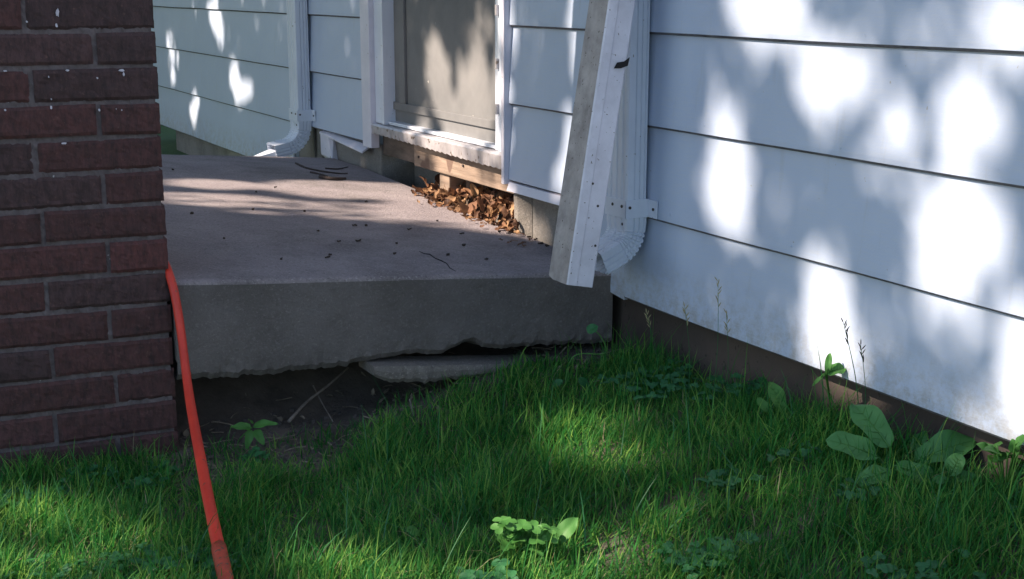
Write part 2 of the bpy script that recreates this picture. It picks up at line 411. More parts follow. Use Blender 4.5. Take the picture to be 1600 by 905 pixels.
# ------------------------------------------------------------------ concrete slab
def slab():
    mb = MB(); NO, NS = 120, 90
    def top(s, o):
        r = .010; e = 0
        ds = s-SLAB_S0; 
        if ds < r: e += r-math.sqrt(max(0, r*r-(r-ds)**2))
        cr = -.010*ss(4.2, 4.56, s)
        return slabz(s, o)-e+cr+.0018*mnoise.noise(Vector((s*3, o*3, 0)))+.0007*mnoise.noise(Vector((s*40, o*40, 2)))
    so = [SLAB_S0+t for t in (0, .001, .003, .006, .010)]+list(np.linspace(SLAB_S0+.02, SLAB_S1, NS))
    oo = list(np.linspace(.003, SLAB_W, NO))
    grid = [[W(s, o, top(s, o)) for o in oo] for s in so]
    vs = [p for r in grid for p in r]; n = len(oo)
    mb.add(vs, [(i*n+j, i*n+j+1, (i+1)*n+j+1, (i+1)*n+j) for i in range(len(so)-1) for j in range(n-1)], 0)
    # front face with a ragged, broken lower edge
    def thick(o):
        t = .164+.036*ss(.1, 1.0, o)
        t += .006*mnoise.noise(Vector((o*9, 0, 3)))+.005*mnoise.noise(Vector((o*33, 1, 3)))
        hx_ = math.exp(-((o-.385)/.040)**2*1.0); t -= .024*min(1, 1.35*hx_)
        t -= .010*ss(.45, .55, o)*(1-ss(.6, .7, o))
        t += (.004 if o > .62 else .002)*mnoise.noise(Vector((o*60, 5, 3)))+.003*mnoise.noise(Vector((o*140, 8, 3)))
        return t
    R = 14; vs = []
    oo2 = list(np.linspace(.003, SLAB_W, 300))
    for i in range(R+1):
        f = i/R
        for o in oo2:
            z0 = top(SLAB_S0, o); t = thick(o)
            rag = ss(.75, 1, f)
            dep = .003*mnoise.noise(Vector((o*6, f*2, 0)))+.0012*mnoise.noise(Vector((o*45, f*9, 0)))
            dep += rag*(.010*abs(mnoise.noise(Vector((o*40, f*5, 9))))+.012*(f > .97))
            vs.append(W(SLAB_S0+dep*(1 if i else 0), o, z0-t*f))
    n = len(oo2)
    mb.add(vs, [(i*n+j, i*n+j+1, (i+1)*n+j+1, (i+1)*n+j) for i in range(R) for j in range(n-1)], 1)
    # underside, back and sides
    zb = lambda s, o: slabz(s, o)-.19
    uo = [0.003+(SLAB_W-.003)*k/40 for k in range(41)]
    vs = [W(SLAB_S0+.02, o, top(SLAB_S0, o)-thick(o)) for o in uo]+[W(SLAB_S0+.12, o, zb(SLAB_S0, o)+.012) for o in uo]+[W(SLAB_S1, o, zb(SLAB_S1, o)) for o in uo]+[W(SLAB_S1, o, top(SLAB_S1, o)) for o in uo]
    mb.add(vs, [(i*41+j, i*41+j+1, (i+1)*41+j+1, (i+1)*41+j) for i in range(3) for j in range(40)], 1)
    for o in (.003, SLAB_W):
        vs = [W(s, o, top(s, o)) for s in so]+[W(s, o, zb(s, o)+.02*(s < 2.72)) for s in so]; m_ = len(so)
        mb.add(vs, [(i, i+1, m_+i+1, m_+i) for i in range(m_-1)], 1)
    return mb
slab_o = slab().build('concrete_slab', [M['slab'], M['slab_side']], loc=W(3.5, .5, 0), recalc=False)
tag(slab_o, 'raised worn concrete slab with a ragged undermined front edge beside the house', 'slab')
# crack
ck = MB(); pts = [onslab(x, y, .0006) for x, y in ((655, 393), (664, 397), (672, 398), (680, 404), (690, 408), (698, 412), (703, 419), (712, 424))]
ck.tube(pts, [.0008, .0016, .002, .0016, .002, .0014, .0012, .0006], 5)
ck.build('crack', M['dark'], slab_o, loc=W(3.5, .5, 0))

# broken piece of concrete wedged beneath the slab
ch = MB(); nseg = 70; rings = []
for i in range(nseg+1):
    f = i/nseg; x = 584+(878-584)*f
    p = atS(x, 573-5*f, 2.63+.02*f)
    yb = 600-2*f*0 if f > .06 else 570+30*f/.06
    h = (.038-.028*max(0, (f-.3)/.7))*min(1, .55+f*5)+.003*mnoise.noise(Vector((f*12, 0, 0)))
    o_ = WV*.09; ins = WV*.004; jit = WV*(.003*mnoise.noise(Vector((f*20, 3, 0))))
    k2 = Vector((0, 0, .0022*mnoise.noise(Vector((f*35, 9, 0)))))
    rings.append([p+jit+k2*.6, p+o_, p+o_-Vector((0, 0, h)), p+ins-Vector((0, 0, h))+jit*2+k2*2, p+jit*2.2-WV*.003-Vector((0, 0, h*.75))+k2, p+jit*1.5-WV*.004-Vector((0, 0, h*.35))+k2])
ch.sweep(rings); tag(ch.build('broken_concrete_chunk', M['chunk'], loc=atS(730, 590, 2.66)), 'long pale wedge of broken concrete on the soil under the slab front', 'concrete chunk')

# ------------------------------------------------------------------ brick pillar
ang = math.radians(67); FD = -Vector((math.sin(ang), math.cos(ang), 0))      # along the face, to the left
BD = Vector((-math.cos(ang), math.sin(ang), 0))                             # into the pillar
corner = atY(262, 400, 2.65); corner.z = 0
PW, PD, CH = .472, .42, .0677
zref = atY(268, 422, 2.65).z
def PP(u, v, z): return corner+FD*u+BD*v+Vector((0, 0, z))
pillar = thing('brick_pillar', 'dark red brick pillar with grey mortar standing at the left of the slab', 'pillar', PP(PW/2, PD/2, 0))
bk = MB(); mo = MB()
mo.hexa([PP(.010, .010, -.25), PP(PW-.010, .010, -.25), PP(PW-.010, PD-.010, -.25), PP(.010, PD-.010, -.25),
         PP(.010, .010, 2.6), PP(PW-.010, .010, 2.6), PP(PW-.010, PD-.010, 2.6), PP(.010, PD-.010, 2.6)])
def brick_grid(u0, u1, zb, zt, fv, e):
    nu, nv = max(8, int((u1-u0)/.008)), 9; vs = []; sd = random.uniform(0, 99)
    for i in range(nu+1):
        for j in range(nv+1):
            a, b = i/nu, j/nv; u = u0+(u1-u0)*a; z = zb+(zt-zb)*b
            z += (e[1]*(1-a)+e[3]*a)*(1-b)+(e[5]*(1-a)+e[7]*a)*b; u += (e[0]*(1-b)+e[4]*b)*(1-a)*(u0 > .001)
            du = min(u-u0, u1-u)+.0001; dz = min(z-zb, zt-z)+.0001; dm = max(0, min(du, dz))
            r_ = .0035*max(0, 1-dm/.005)**2
            n_ = .0022*mnoise.noise(Vector((u*45, sd, z*45)))+.0016*mnoise.noise(Vector((u*260, sd, z*90)))+.0010*mnoise.noise(Vector((u*120, sd+5, z*400)))
            if j in (0, nv): z += .0014*mnoise.noise(Vector((u*90, sd, j))); r_ += .001
            if i in (0, nu): u += .0012*mnoise.noise(Vector((sd, z*90, i)))
            vs.append(PP(u, fv+r_+n_, z))
    m_ = nv+1
    fs = [(i*m_+j, (i+1)*m_+j, (i+1)*m_+j+1, i*m_+j+1) for i in range(nu) for j in range(nv)]
    per = [i*m_ for i in range(nu+1)]+[nu*m_+j for j in range(1, m_)]+[i*m_+nv for i in range(nu-1, -1, -1)]+[j for j in range(nv-1, 0, -1)]
    o_ = len(vs); vs += [vs[q]+BD*(.10-((vs[q]-corner).dot(BD))) for q in per]; L_ = len(per)
    fs += [(per[q], per[(q+1) % L_], o_+(q+1) % L_, o_+q) for q in range(L_)]
    bk.add(vs, fs)
k0 = int(math.floor((-.25-zref)/CH)); k1 = int((2.6-zref)/CH)
UN = .236
for k in range(k0, k1):
    zb = zref+k*CH+.0042; zt = zb+CH-.0088
    off = UN*.5 if (k % 2 == 0) else UN
    cuts = [0]; c = off
    while c < PW-.03: cuts.append(c+random.uniform(-.004, .004)); c += UN
    cuts.append(PW+.008)
    for a, b in zip(cuts, cuts[1:]):
        j = lambda: random.uniform(-.0022, .0022)
        u0, u1 = a+(0 if a == 0 else .003)+j()*.5, b-.0058+j()*.4
        if b > PW: u1 = PW+j()
        fv = random.uniform(-.0025, .0025)-(.001)
        e = [j() for _ in range(8)]
        brick_grid(u0, u1, zb, zt, fv, e)
    # right, left and back faces
    bc = [.104, .104+.5*UN-.02 if k % 2 == 0 else .104+UN-.03]
    bc += [PD-.104]
    for a, b in zip(bc, bc[1:]):
        if b-a > .02:
            bk.hexa([PP(-.001, a+.006, zb), PP(-.001, b-.004, zb), PP(.1, b-.004, zb), PP(.1, a+.006, zb), PP(-.001, a+.006, zt), PP(-.001, b-.004, zt), PP(.1, b-.004, zt), PP(.1, a+.006, zt)])
            bk.hexa([PP(PW-.1, a+.006, zb), PP(PW-.1, b-.004, zb), PP(PW, b-.004, zb), PP(PW, a+.006, zb), PP(PW-.1, a+.006, zt), PP(PW-.1, b-.004, zt), PP(PW, b-.004, zt), PP(PW, a+.006, zt)])
    for a, b in zip(cuts, cuts[1:]):
        bk.hexa([PP(a+.004, PD-.1, zb), PP(min(b, PW)-.006, PD-.1, zb), PP(min(b, PW)-.006, PD, zb), PP(a+.004, PD, zb),
                 PP(a+.004, PD-.1, zt), PP(min(b, PW)-.006, PD-.1, zt), PP(min(b, PW)-.006, PD, zt), PP(a+.004, PD, zt)])
vs = []; nu_, nz_ = 110, 330
for j in range(nz_+1):
    for i in range(nu_+1):
        u = .006+(PW-.012)*i/nu_; z = -.2+2.8*j/nz_
        vs.append(PP(u, (.0050)+.0022*mnoise.noise(Vector((u*60, 0, z*60)))+.0022*mnoise.noise(Vector((u*190, 3, z*190))), z))
mo.add(vs, [(j*(nu_+1)+i, j*(nu_+1)+i+1, (j+1)*(nu_+1)+i+1, (j+1)*(nu_+1)+i) for j in range(nz_) for i in range(nu_)])
mo.build('mortar_core', M['mortar'], pillar)
bk.build('brickwork', M['brick'], pillar)
def inpillar(x, y, m=.0):
    q = Vector((x, y, 0))-corner; return -m < q.dot(FD) < PW+m and -m < q.dot(BD) < PD+m
# whitish mortar and paint splashes
spl = MB()
for x, y, w_, h_ in ((90, 20, 5, 14), (88, 40, 4, 6), (190, 110, 10, 4), (193, 116, 3, 6), (105, 110, 6, 3), (80, 168, 4, 5), (100, 224, 8, 3), (190, 172, 2, 3), (181, 170, 2, 3), (155, 172, 3, 4), (8, 172, 4, 3), (42, 34, 3, 3), (76, 120, 2, 3), (152, 122, 3, 3), (80, 155, 2, 3), (8, 111, 6, 3)):
    c = atY(x, y, 2.6); u = (c-corner).dot(FD)
    r = ray(x, y); nrm = -BD; t = (corner-CAM).dot(nrm)/r.dot(nrm); c = CAM+r*t-BD*.0035
    ww, hh = w_*.00062, h_*.0006; n = 9
    ringf = [c+FD*(ww*math.cos(a)*random.uniform(.6, 1.2))+Vector((0, 0, hh*math.sin(a)*random.uniform(.6, 1.2))) for a in [2*math.pi*q/n for q in range(n)]]
    spl.sweep([ringf, [p+BD*.008 for p in ringf]])
spl.build('paint_splash', simple('pale_splash', (.40, .38, .44), (.62, .60, .68), 40, .8, 0), pillar)

# ------------------------------------------------------------------ downspouts
def rect_section(w, d, groove=True):
    # closed outline in (a along wall, b away from wall), with drawn grooves on the broad and the side faces
    pts = []
    def side(p, q, nrm, grooves):
        p, q = Vector(p), Vector(q)
        pts.append(p+(q-p)*.06)
        for gc in grooves:
            for t_, dd in ((-.045, 0), (-.02, 1), (.02, 1), (.045, 0)):
                pts.append(p+(q-p)*(gc+t_)-Vector(nrm)*(.0035*dd))
        pts.append(p+(q-p)*.94)
    gs = (.22, .5, .78) if groove else ()
    side((0, 0), (w, 0), (0, -1), gs); side((w, 0), (w, d), (1, 0), (.3, .7) if groove else ())
    side((w, d), (0, d), (0, 1), gs); side((0, d), (0, 0), (-1, 0), (.38, .62, .84) if groove else ())
    return pts
def downspout(label, s0, w, d, o0, ztop, zstrap, zbend, outl, kind):
    root = thing('downspout', label, 'downspout', W(s0+w/2, o0+d/2, 0), 'downspouts on the house wall')
    sec = rect_section(w, d)
    pipe = MB(); rings = []
    zs = [ztop]+list(np.linspace(min(ztop-.1, 1.4), zbend, 8))
    for z in zs: rings.append([W(s0+p.x, o0+p.y, z) for p in sec])
    pipe.sweep(rings); pipe.build('pipe', M['alu'], root)
    # elbow: crimped bend swinging away from the wall
    el = MB(); rings = []; nb = 44; R = outl['R']; endA = outl['ang']; cx = w/2; cy = d/2
    up = .022
    def place(t, sc):
        a = endA*max(0, t)
        # centre follows an arc whose centre lies away from the wall
        co = o0+cy+R-R*math.cos(a); cz = zbend-up-R*math.sin(a)
        T = (math.sin(a), -math.cos(a)); Bn = (math.cos(a), math.sin(a))
        ring = []
        for p in sec:
            da, db = (p.x-cx)*sc, (p.y-cy)*sc
            ring.append(W(s0+cx+da, co+db*Bn[0], cz+db*Bn[1]))
        return ring
    rings.append([W(s0+cx+(p.x-cx)*1.05, o0+cy+(p.y-cy)*1.05, zbend+.004) for p in sec])
    rings.append([W(s0+cx+(p.x-cx)*1.05, o0+cy+(p.y-cy)*1.05, zbend-up*.6) for p in sec])
    for i in range(nb+1):
        t = i/nb; ph = (t*8) % 1
        cr = 1.0 if ph > .35 else .93
        if t < .03 or t > .97: cr = 1
        rings.append(place(t, cr*1.02))
    a = endA; T = WV*0+(-NV)*math.sin(a)+Vector((0, 0, -math.cos(a)))
    last = rings[-1]
    for q in (.4, 1): rings.append([p+T*(outl['tail']*q) for p in last])
    endring = rings[-1]; cen = sum(endring, Vector())/len(endring)
    rings.append([cen+(p-cen)*.95 for p in endring]); rings.append([cen+(p-cen)*.93-T*.05 for p in endring])
    el.sweep(rings, cap=False)
    elo = el.build('elbow', M['alu'], root)
    inn = MB(); inn.add([cen+(p-cen)*.94-T*.045 for p in endring], [tuple(range(len(endring)))]); inn.build('elbow_throat', M['dark'], elo, loc=rootloc(root))
    # strap
    stp = MB(); e_ = .003; z0, z1 = zstrap-.021, zstrap+.021
    stp.wbox(s0-e_, s0-.0005, .016, o0+d+e_, z0, z1); stp.wbox(s0-e_, s0+w+e_, o0+d+.0005, o0+d+e_, z0+.0004, z1-.0004); stp.wbox(s0+w+.0005, s0+w+e_, .016, o0+d+e_-.0003, z0, z1)
    stp.wbox(s0-.040, s0-e_+.0005, .0155, .0178, z0+.001, z1-.001)
    so_ = stp.build('strap', M['alu'], root, bevel=.0008)
    for (s_, o_, z_, nn) in ((s0-.026, .0178, zstrap, -NV), (s0-e_, o0+d*.86, zstrap+.004, -WV), (s0+w*.15, o0+d+e_, zstrap+.006, -NV), (s0+w*.62, o0+d+e_, zstrap+.006, -NV), (s0+w*.15, o0+d, zstrap-.034, -NV)):
        c = W(s_, o_, z_); sc_ = MB(); sc_.tube([c, c+nn*.002], .0035, 8); sc_.build('screw', M['hole'], so_, loc=rootloc(root))
    return root, endring, T
dsr, endR, TR = downspout('near white downspout with its crimped elbow turned out behind the leaning gutter length', 2.500, .082, .055, .018, 2.85, .437, .415, dict(R=.060, ang=math.radians(66), tail=.05), 0)
dsl, endL, TL = downspout('far white downspout between the two siding sections with its elbow resting at the slab edge', 4.745, .092, .052, .018, 2.85, .459, .440, dict(R=.080, ang=math.radians(80), tail=.05), 1)
# cut tongue at the end of the far elbow
tg = MB(); e0 = W(4.745, .235, .305)
b0, b1 = W(4.75, .150, .316), W(4.835, .150, .316)
tg.hexa([b0, b1, W(4.80, .24, .306), W(4.775, .24, .306), b0+Vector((0, 0, .018)), b1+Vector((0, 0, .018)), W(4.80, .24, .310), W(4.775, .24, .310)])
tg.build('cut_tongue', M['alu'], dsl, bevel=.001)

# leaning length of old gutter / downspout, open box section
def gutter():
    root = thing('loose_downspout_length', 'speckled dirty white metal downspout length leaning slanted in front of the near downspout', 'downspout length', W(2.46, .23, .3))
    s0, w = 2.420, .078
    rb0 = atS(886, 445, s0); rr0 = atS(929, 450, s0); rt = atS(952, 0, s0); rrt = atS(1001, 0, s0)
    def L(a, b, f): return a+(b-a)*f
    fs = [0, .02]+[i/20 for i in range(1, 21)]+[1.15, 1.5]
    def ringset(f, inset=0.0):
        A = L(rb0, rt, f); B = L(rr0, rrt, f)
        B = A+(B-A).normalized()*.066
        wv = WV*w
        bend = .0015*mnoise.noise(Vector((f*6, 0, 0)))
        A2 = A+wv+Vector((0, 0, .006))*(1-f); B2 = B+wv
        u = (B-A).normalized(); q = .006
        return A, B, A2, B2, u, q, bend
    face = MB(); side = MB()
    T = .0018
    # right (bright) face, back-right and far faces belong to the body; left face is the grimy one
    rings = []
    for f in fs:
        A, B, A2, B2, u, q, bd = ringset(f)
        notch = 0
        rings.append([A+WV*q*.5, A+u*q*.5-WV*0, A+u*.022-WV*(.001), A+u*.026+WV*.001, B-u*.004+WV*bd, B+WV*.004, B+WV*.03, B+WV*(.034)-u*.002, B2-u*.0])
    n = len(rings[0]); vs = [p for r in rings for p in r]
    fcs = [(i*n+j, i*n+j+1, (i+1)*n+j+1, (i+1)*n+j) for i in range(len(rings)-1) for j in range(n-1)]
    face.add(vs, fcs)
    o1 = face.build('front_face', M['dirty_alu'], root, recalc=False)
    m = o1.modifiers.new('t', 'SOLIDIFY'); m.thickness = .0014; m.offset = 0
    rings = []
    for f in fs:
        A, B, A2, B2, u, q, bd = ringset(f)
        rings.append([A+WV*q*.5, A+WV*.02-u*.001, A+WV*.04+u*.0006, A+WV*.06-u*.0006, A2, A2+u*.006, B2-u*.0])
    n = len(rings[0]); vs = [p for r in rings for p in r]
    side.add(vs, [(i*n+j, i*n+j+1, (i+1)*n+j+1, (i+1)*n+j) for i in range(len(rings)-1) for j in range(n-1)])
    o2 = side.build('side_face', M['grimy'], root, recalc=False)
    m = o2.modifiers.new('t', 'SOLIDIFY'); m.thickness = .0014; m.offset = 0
    # torn notch: dark bent slit with a curled lip near the right edge
    A, B, A2, B2, u, q, bd = ringset((445-100)/445)
    A3, B3 = ringset((445-108)/445)[:2]
    nt_ = MB()
    c = [atS(x, y, s0-.0030) for x, y in ((984, 90), (976, 96), (965, 98), (960, 107), (970, 107), (981, 103))]
    nt_.add(c+[p+WV*.0022 for p in c], [(0, 1, 2, 3, 4, 5), (11, 10, 9, 8, 7, 6)]+[(i, (i+1) % 6, (i+1) % 6+6, i+6) for i in range(6)])
    nt_.build('torn_notch', M['dark'], root)
    lip = MB(); c = [atS(x, y, s0-.007) for x, y in ((960, 108), (968, 101), (984, 97), (987, 91), (968, 95), (958, 103))]
    lip.add(c+[p+WV*.0015 for p in c], [(0, 1, 2, 3, 4, 5), (11, 10, 9, 8, 7, 6)]+[(i, (i+1) % 6, (i+1) % 6+6, i+6) for i in range(6)])
    for x, y in ((930, 384), (934, 322), (926, 287)):
        c = atS(x, y, s0-.0005); hl = MB(); hl.tube([c+WV*.003, c-WV*.0012], .0028, 8); hl.build('rivet_hole', M['hole'], root)
    return root
gutter()

# ------------------------------------------------------------------ red hose / pole
ctrl = [atY(232, 350, 2.80), atY(248, 392, 2.74), atY(262, 422, 2.665), atY(273, 460, 2.630), atY(283, 520, 2.595), atY(296, 620, 2.48), atY(314, 720, 2.28), atY(334, 820, 2.07), atY(351, 898, 1.93), atY(360, 945, 1.86)]
pp = pathpts(ctrl, 10)
hs = MB(); hs.tube(pp, [.0086+.0016*(1-ss(2.05, 2.6, p.y))+.0004*mnoise.noise(p*9) for p in pp], 14)
hose = thing('garden_tube', 'bright red orange tube leaning at the pillar corner and running down into the grass', 'hose', pp[-1])
hs.build('tube', M['hose'], hose, smooth=True)
cf = MB(); q = [i for i, p in enumerate(pp) if p.y < 2.02]; cf.tube([pp[i] for i in q], .0122, 14)
cf.build('scuffed_end', M['hose_end'], hose, smooth=True)

# ------------------------------------------------------------------ leaves and plants
def leafblade(mb, base, dirv, up, L, Wd, fold=.25, curl=.5, shape='oval', nu=7, nv=2, wav=.0, mi=0):
    d = Vector(dirv).normalized(); upv = Vector(up); sx = d.cross(upv)
    if sx.length < .01: sx = d.cross(Vector((1, 0, 0)))
    sx.normalize(); nrm = sx.cross(d).normalized(); vs = []
    pos = Vector(base); cd = d.copy(); cn = nrm.copy(); step = L/nu; ph = random.uniform(0, 6)
    for i in range(nu+1):
        t = i/nu
        if shape == 'oval': wd = math.sin(math.pi*min(1, max(0, t))**.85)**.8 if 0 < t < 1 else 0
        elif shape == 'dock': wd = (max(0, t)**.45)*(max(0, 1-t**2.6))**.75
        elif shape == 'round': wd = math.sqrt(max(0, 1-(2*t-1)**2))
        elif shape == 'heart': wd = (1-(1-t)**6)**.5*(1-t**1.7)**.75 if 0 < t < 1 else 0
        else: wd = math.sin(math.pi*t)
        h = max(Wd*.5*wd, .0002)
        for j in range(-nv, nv+1):
            q = j/nv
            vs.append(pos+sx*(h*q)+cn*(abs(q)*h*fold+wav*math.sin(t*11+ph+q*2)*abs(q)))
        a = -curl/nu; nd = cd*math.cos(a)+cn*math.sin(a); cn = (cn*math.cos(a)-cd*math.sin(a)); cd = nd
        pos = pos+cd*step
    n = 2*nv+1
    mb.add(vs, [(i*n+j, i*n+j+1, (i+1)*n+j+1, (i+1)*n+j) for i in range(nu) for j in range(n-1)], mi)
def gpt(x, y, it=4):       # where the sight line through this point meets the ground
    z = .0
    for _ in range(12):
        P = atZ(x, y, z); z = .5*z+.5*gz(P.x, P.y)
    return P

def tree_of_stems(): pass
def plant(name, label, cat, base, stems, mat, group=None, stemmat=None):
    """stems: list of (tip_dir, stem_len, leaf_len, leaf_w, shape, fold, curl)"""
    root = thing(name, label, cat, base, group)
    sm = MB(); 
    for (dv, sl__, ll, lw, shape, fold, curl) in stems:
        dv = Vector(dv).normalized(); p0 = Vector(base); 
        mid = p0+(dv*.5+Vector((0, 0, .5))).normalized()*(sl__*.5); tip = mid+dv*(sl__*.5)
        sm.tube([p0-Vector((0, 0, .01)), mid, tip], [.0016, .0013, .001], 5)
        lf = MB(); leafblade(lf, tip, dv, (0, 0, 1), ll, lw, fold, curl, shape, 9, 3, lw*.03)
        o = lf.build('leaf', mat, root, smooth=True, recalc=False)
    sm.build('stem', stemmat or mat, root, smooth=True)
    return root

# (leaf tip pixel targets) helper: a leaf from pixel a (base) to pixel b (tip) at a depth
def pixleaf(root, mat, a, b, Y0, Y1, width_px, shape='dock', fold=.22, curl=.6, base=None, tilt=.5):
    A, B = atY(a[0], a[1], Y0), atY(b[0], b[1], Y1); d = B-A
    view = (CAM-(A+B)/2).normalized(); up = (view*(1-tilt)+Vector((0, 0, 1))*tilt).normalized()
    w_ = width_px/F*Y0*(1.25 if shape == 'dock' else 1.05)
    lf = MB(); leafblade(lf, A, d, up, d.length*1.04, w_, fold, curl, shape, 14, 4, w_*.06)
    o = lf.build('leaf', mat, root, smooth=True, recalc=False)
    if shape == 'dock' and width_px > 24:
        rb_ = MB(); n_ = 2*4+1; q_ = [lf.v[k*n_+4] for k in range(14)]; nn = (CAM-A).normalized()
        rb_.tube([p+nn*.0006 for p in q_], [.0016*(1-k/15) for k in range(14)], 5); 
        for k in range(2, 11, 2):
            for e_ in (0, 8):
                pa, pb_ = lf.v[k*n_+4], lf.v[min(k+2, 13)*n_+e_]; pc = lf.v[(k+1)*n_+(2 if e_ == 0 else 6)]
                rb_.tube([pa+nn*.0004, pc+nn*.0004, pa+(pb_-pa)*.85+nn*.0003], [.0006, .0004, .0002], 4)
        rb_.build('midrib', M['weed'], o, loc=rootloc(root), smooth=True)
    if base is not None:
        sm = MB(); mid = (Vector(base)+A)/2+Vector((0, 0, .004)); sm.tube(pathpts([base, mid, A, A+d*.3], 4), .0014, 6)
        sm.build('stalk', mat, root, smooth=True)
    return o

# broad dock plant by the wall on the right
b = gpt(1385, 742); Yb = b.y
dk = thing('broadleaf_weed', 'large broad leaved weed with five wide leaves growing against the foundation', 'weed', b)
for a, t_, y0, y1, wpx in (((1390, 700), (1338, 620), Yb, Yb+.05, 62), ((1372, 715), (1303, 676), Yb-.02, Yb-.02, 58), ((1430, 722), (1520, 672), Yb-.01, Yb-.02, 70), ((1392, 735), (1345, 745), Yb-.06, Yb-.09, 44), ((1425, 705), (1448, 668), Yb+.03, Yb+.05, 26), ((1400, 728), (1470, 745), Yb-.05, Yb-.08, 46)):
    pixleaf(dk, M['dock'], a, t_, y0, y1, wpx, base=b)
b = gpt(1490, 770)
dk = thing('broadleaf_weed', 'small round leaved weed to the right of the big broad leaved one', 'weed', b)
for a, t_, wpx in (((1485, 742), (1497, 712), 40), ((1490, 750), (1522, 738), 26), ((1484, 752), (1462, 746), 22)): pixleaf(dk, M['dock'], a, t_, b.y, b.y-.01, wpx, base=b)
b = gpt(1225, 668)
dk = thing('broadleaf_weed', 'single upright pale oval leaf standing before the brown foundation', 'weed', b)
for a, t_, wpx in (((1224, 645), (1208, 596), 32), ((1200, 645), (1186, 620), 20), ((1216, 655), (1240, 640), 14)): pixleaf(dk, M['weed'], a, t_, b.y, b.y+.01, wpx, base=b)
b = gpt(1300, 655)
dk = thing('seedling', 'young plant with a two lobed tip poking up against the lit white siding', 'weed', b)
sd = W(1.93, .05, 0)
for a, t_, wpx in (((1292, 585), (1296, 553), 14), ((1290, 583), (1320, 570), 30), ((1290, 585), (1266, 600), 8)):
    A = onwall(a[0], a[1], .05); pixleaf(dk, M['weed'], a, t_, A.y, A.y, wpx, base=b)
# right edge weed
b = gpt(1570, 775)
dk = thing('leafy_weed', 'bright leafy weed below the siding at the right edge', 'weed', b)
for i in range(16):
    x = 1545+random.random()*60; y = 688+random.random()*45
    pixleaf(dk, M['weed'], (x, y+10), (x+random.uniform(-22, 22), y-8), b.y+random.uniform(-.04, .04), b.y+random.uniform(-.05, .05), random.uniform(16, 26), shape='oval', base=b)

# sprig by the red tube
b = gpt(378, 712)
dk = thing('seedling', 'young seedling with five pointed bright leaves beside the red tube', 'weed', b)
for a, t_, wpx in (((392, 668), (363, 662), 18), ((396, 666), (427, 655), 18), ((393, 672), (383, 702), 16), ((398, 672), (413, 692), 18), ((394, 662), (392, 650), 8)):
    pixleaf(dk, M['weed'], a, t_, b.y-.01, b.y-.03, wpx, shape='heart', base=None)
sm = MB(); sm.tube(pathpts([b, atY(372, 690, b.y), atY(394, 668, b.y-.01)], 5), .0014, 6); sm.tube(pathpts([b+Vector((.005, 0, 0)), atY(358, 690, b.y), atY(362, 664, b.y)], 5), .001, 5)
sm.build('stem', M['weed'], dk, smooth=True)

# clover clump and leaf in the foreground
def clover(x, y, n, spread, label, mat='weed', size=.011, hgt=.05, name='clover_clump', group=None):
    b = gpt(x, y+40); root = thing(name, label, 'clover' if name == 'clover_clump' else 'weed', b, group)
    sm = MB(); lf = MB()
    for i in range(n):
        a = random.uniform(0, 6.28); r = spread*math.sqrt(random.random()); h = hgt*random.uniform(.6, 1.25)
        tip = b+Vector((math.cos(a)*r, math.sin(a)*r*.8, h)); tip.z += max(0, gz(tip.x, tip.y)-b.z)
        sm.tube(pathpts([b+Vector((math.cos(a)*r*.4, math.sin(a)*r*.3, -.01)), b+Vector((math.cos(a)*r*.8, math.sin(a)*r*.6, h*.6)), tip], 4), .0007, 4)
        rot = random.uniform(0, 6.28); tl = Vector((random.uniform(-.35, .35), random.uniform(-.6, .1), 1)).normalized()
        for q in range(3):
            aa = rot+q*2.094; dv = Vector((math.cos(aa), math.sin(aa), .15)); dv -= tl*dv.dot(tl); dv += tl*.15
            leafblade(lf, tip, dv, tl, size*random.uniform(.9, 1.2)*1.15, size*1.15, .22, .3, 'round', 5, 2)
    sm.build('stem', M[mat], root); lf.build('leaves', M[mat], root, smooth=True, recalc=False)
    return root
clover(822, 850, 38, .045, 'bright green clover clump in the middle of the foreground grass', size=.0125, hgt=.070)
clover(760, 900, 14, .05, 'low dark clover at the bottom edge beside the bright clump', mat='ivy', size=.014, hgt=.04)
b = gpt(872, 872)
dk = thing('broadleaf_weed', 'lone pale oval leaf rising from the grass just right of the bright clover', 'weed', b)
pixleaf(dk, M['weed'], (868, 850), (897, 806), b.y, b.y+.005, 30, shape='oval', base=b)
b = gpt(660, 860)
dk = thing('broadleaf_weed', 'small pale leaf half lying in the grass left of the bright clover', 'weed', b)
pixleaf(dk, M['weed'], (634, 826), (660, 832), b.y, b.y, 16, shape='oval', base=b)
spots = [(150, 730, 16, .05), (232, 742, 16, .05), (250, 722, 12, .04), (20, 770, 18, .06), (90, 760, 14, .06), (205, 862, 18, .045), (240, 880, 16, .05), (300, 865, 18, .045), (330, 890, 16, .05), (120, 890, 12, .04),
         (1070, 860, 22, .05), (1110, 880, 18, .05), (1140, 845, 12, .04), (1025, 580, 22, .07), (1075, 590, 22, .07), (1130, 610, 18, .07), (960, 590, 14, .06), (1165, 600, 16, .05), (1010, 610, 16, .06), (1120, 735, 10, .04), (1150, 750, 10, .04),
         (1480, 890, 12, .05), (1380, 880, 10, .04), (400, 700, 10, .03), (1245, 700, 12, .05), (1320, 760, 12, .05), (50, 880, 12, .05)]
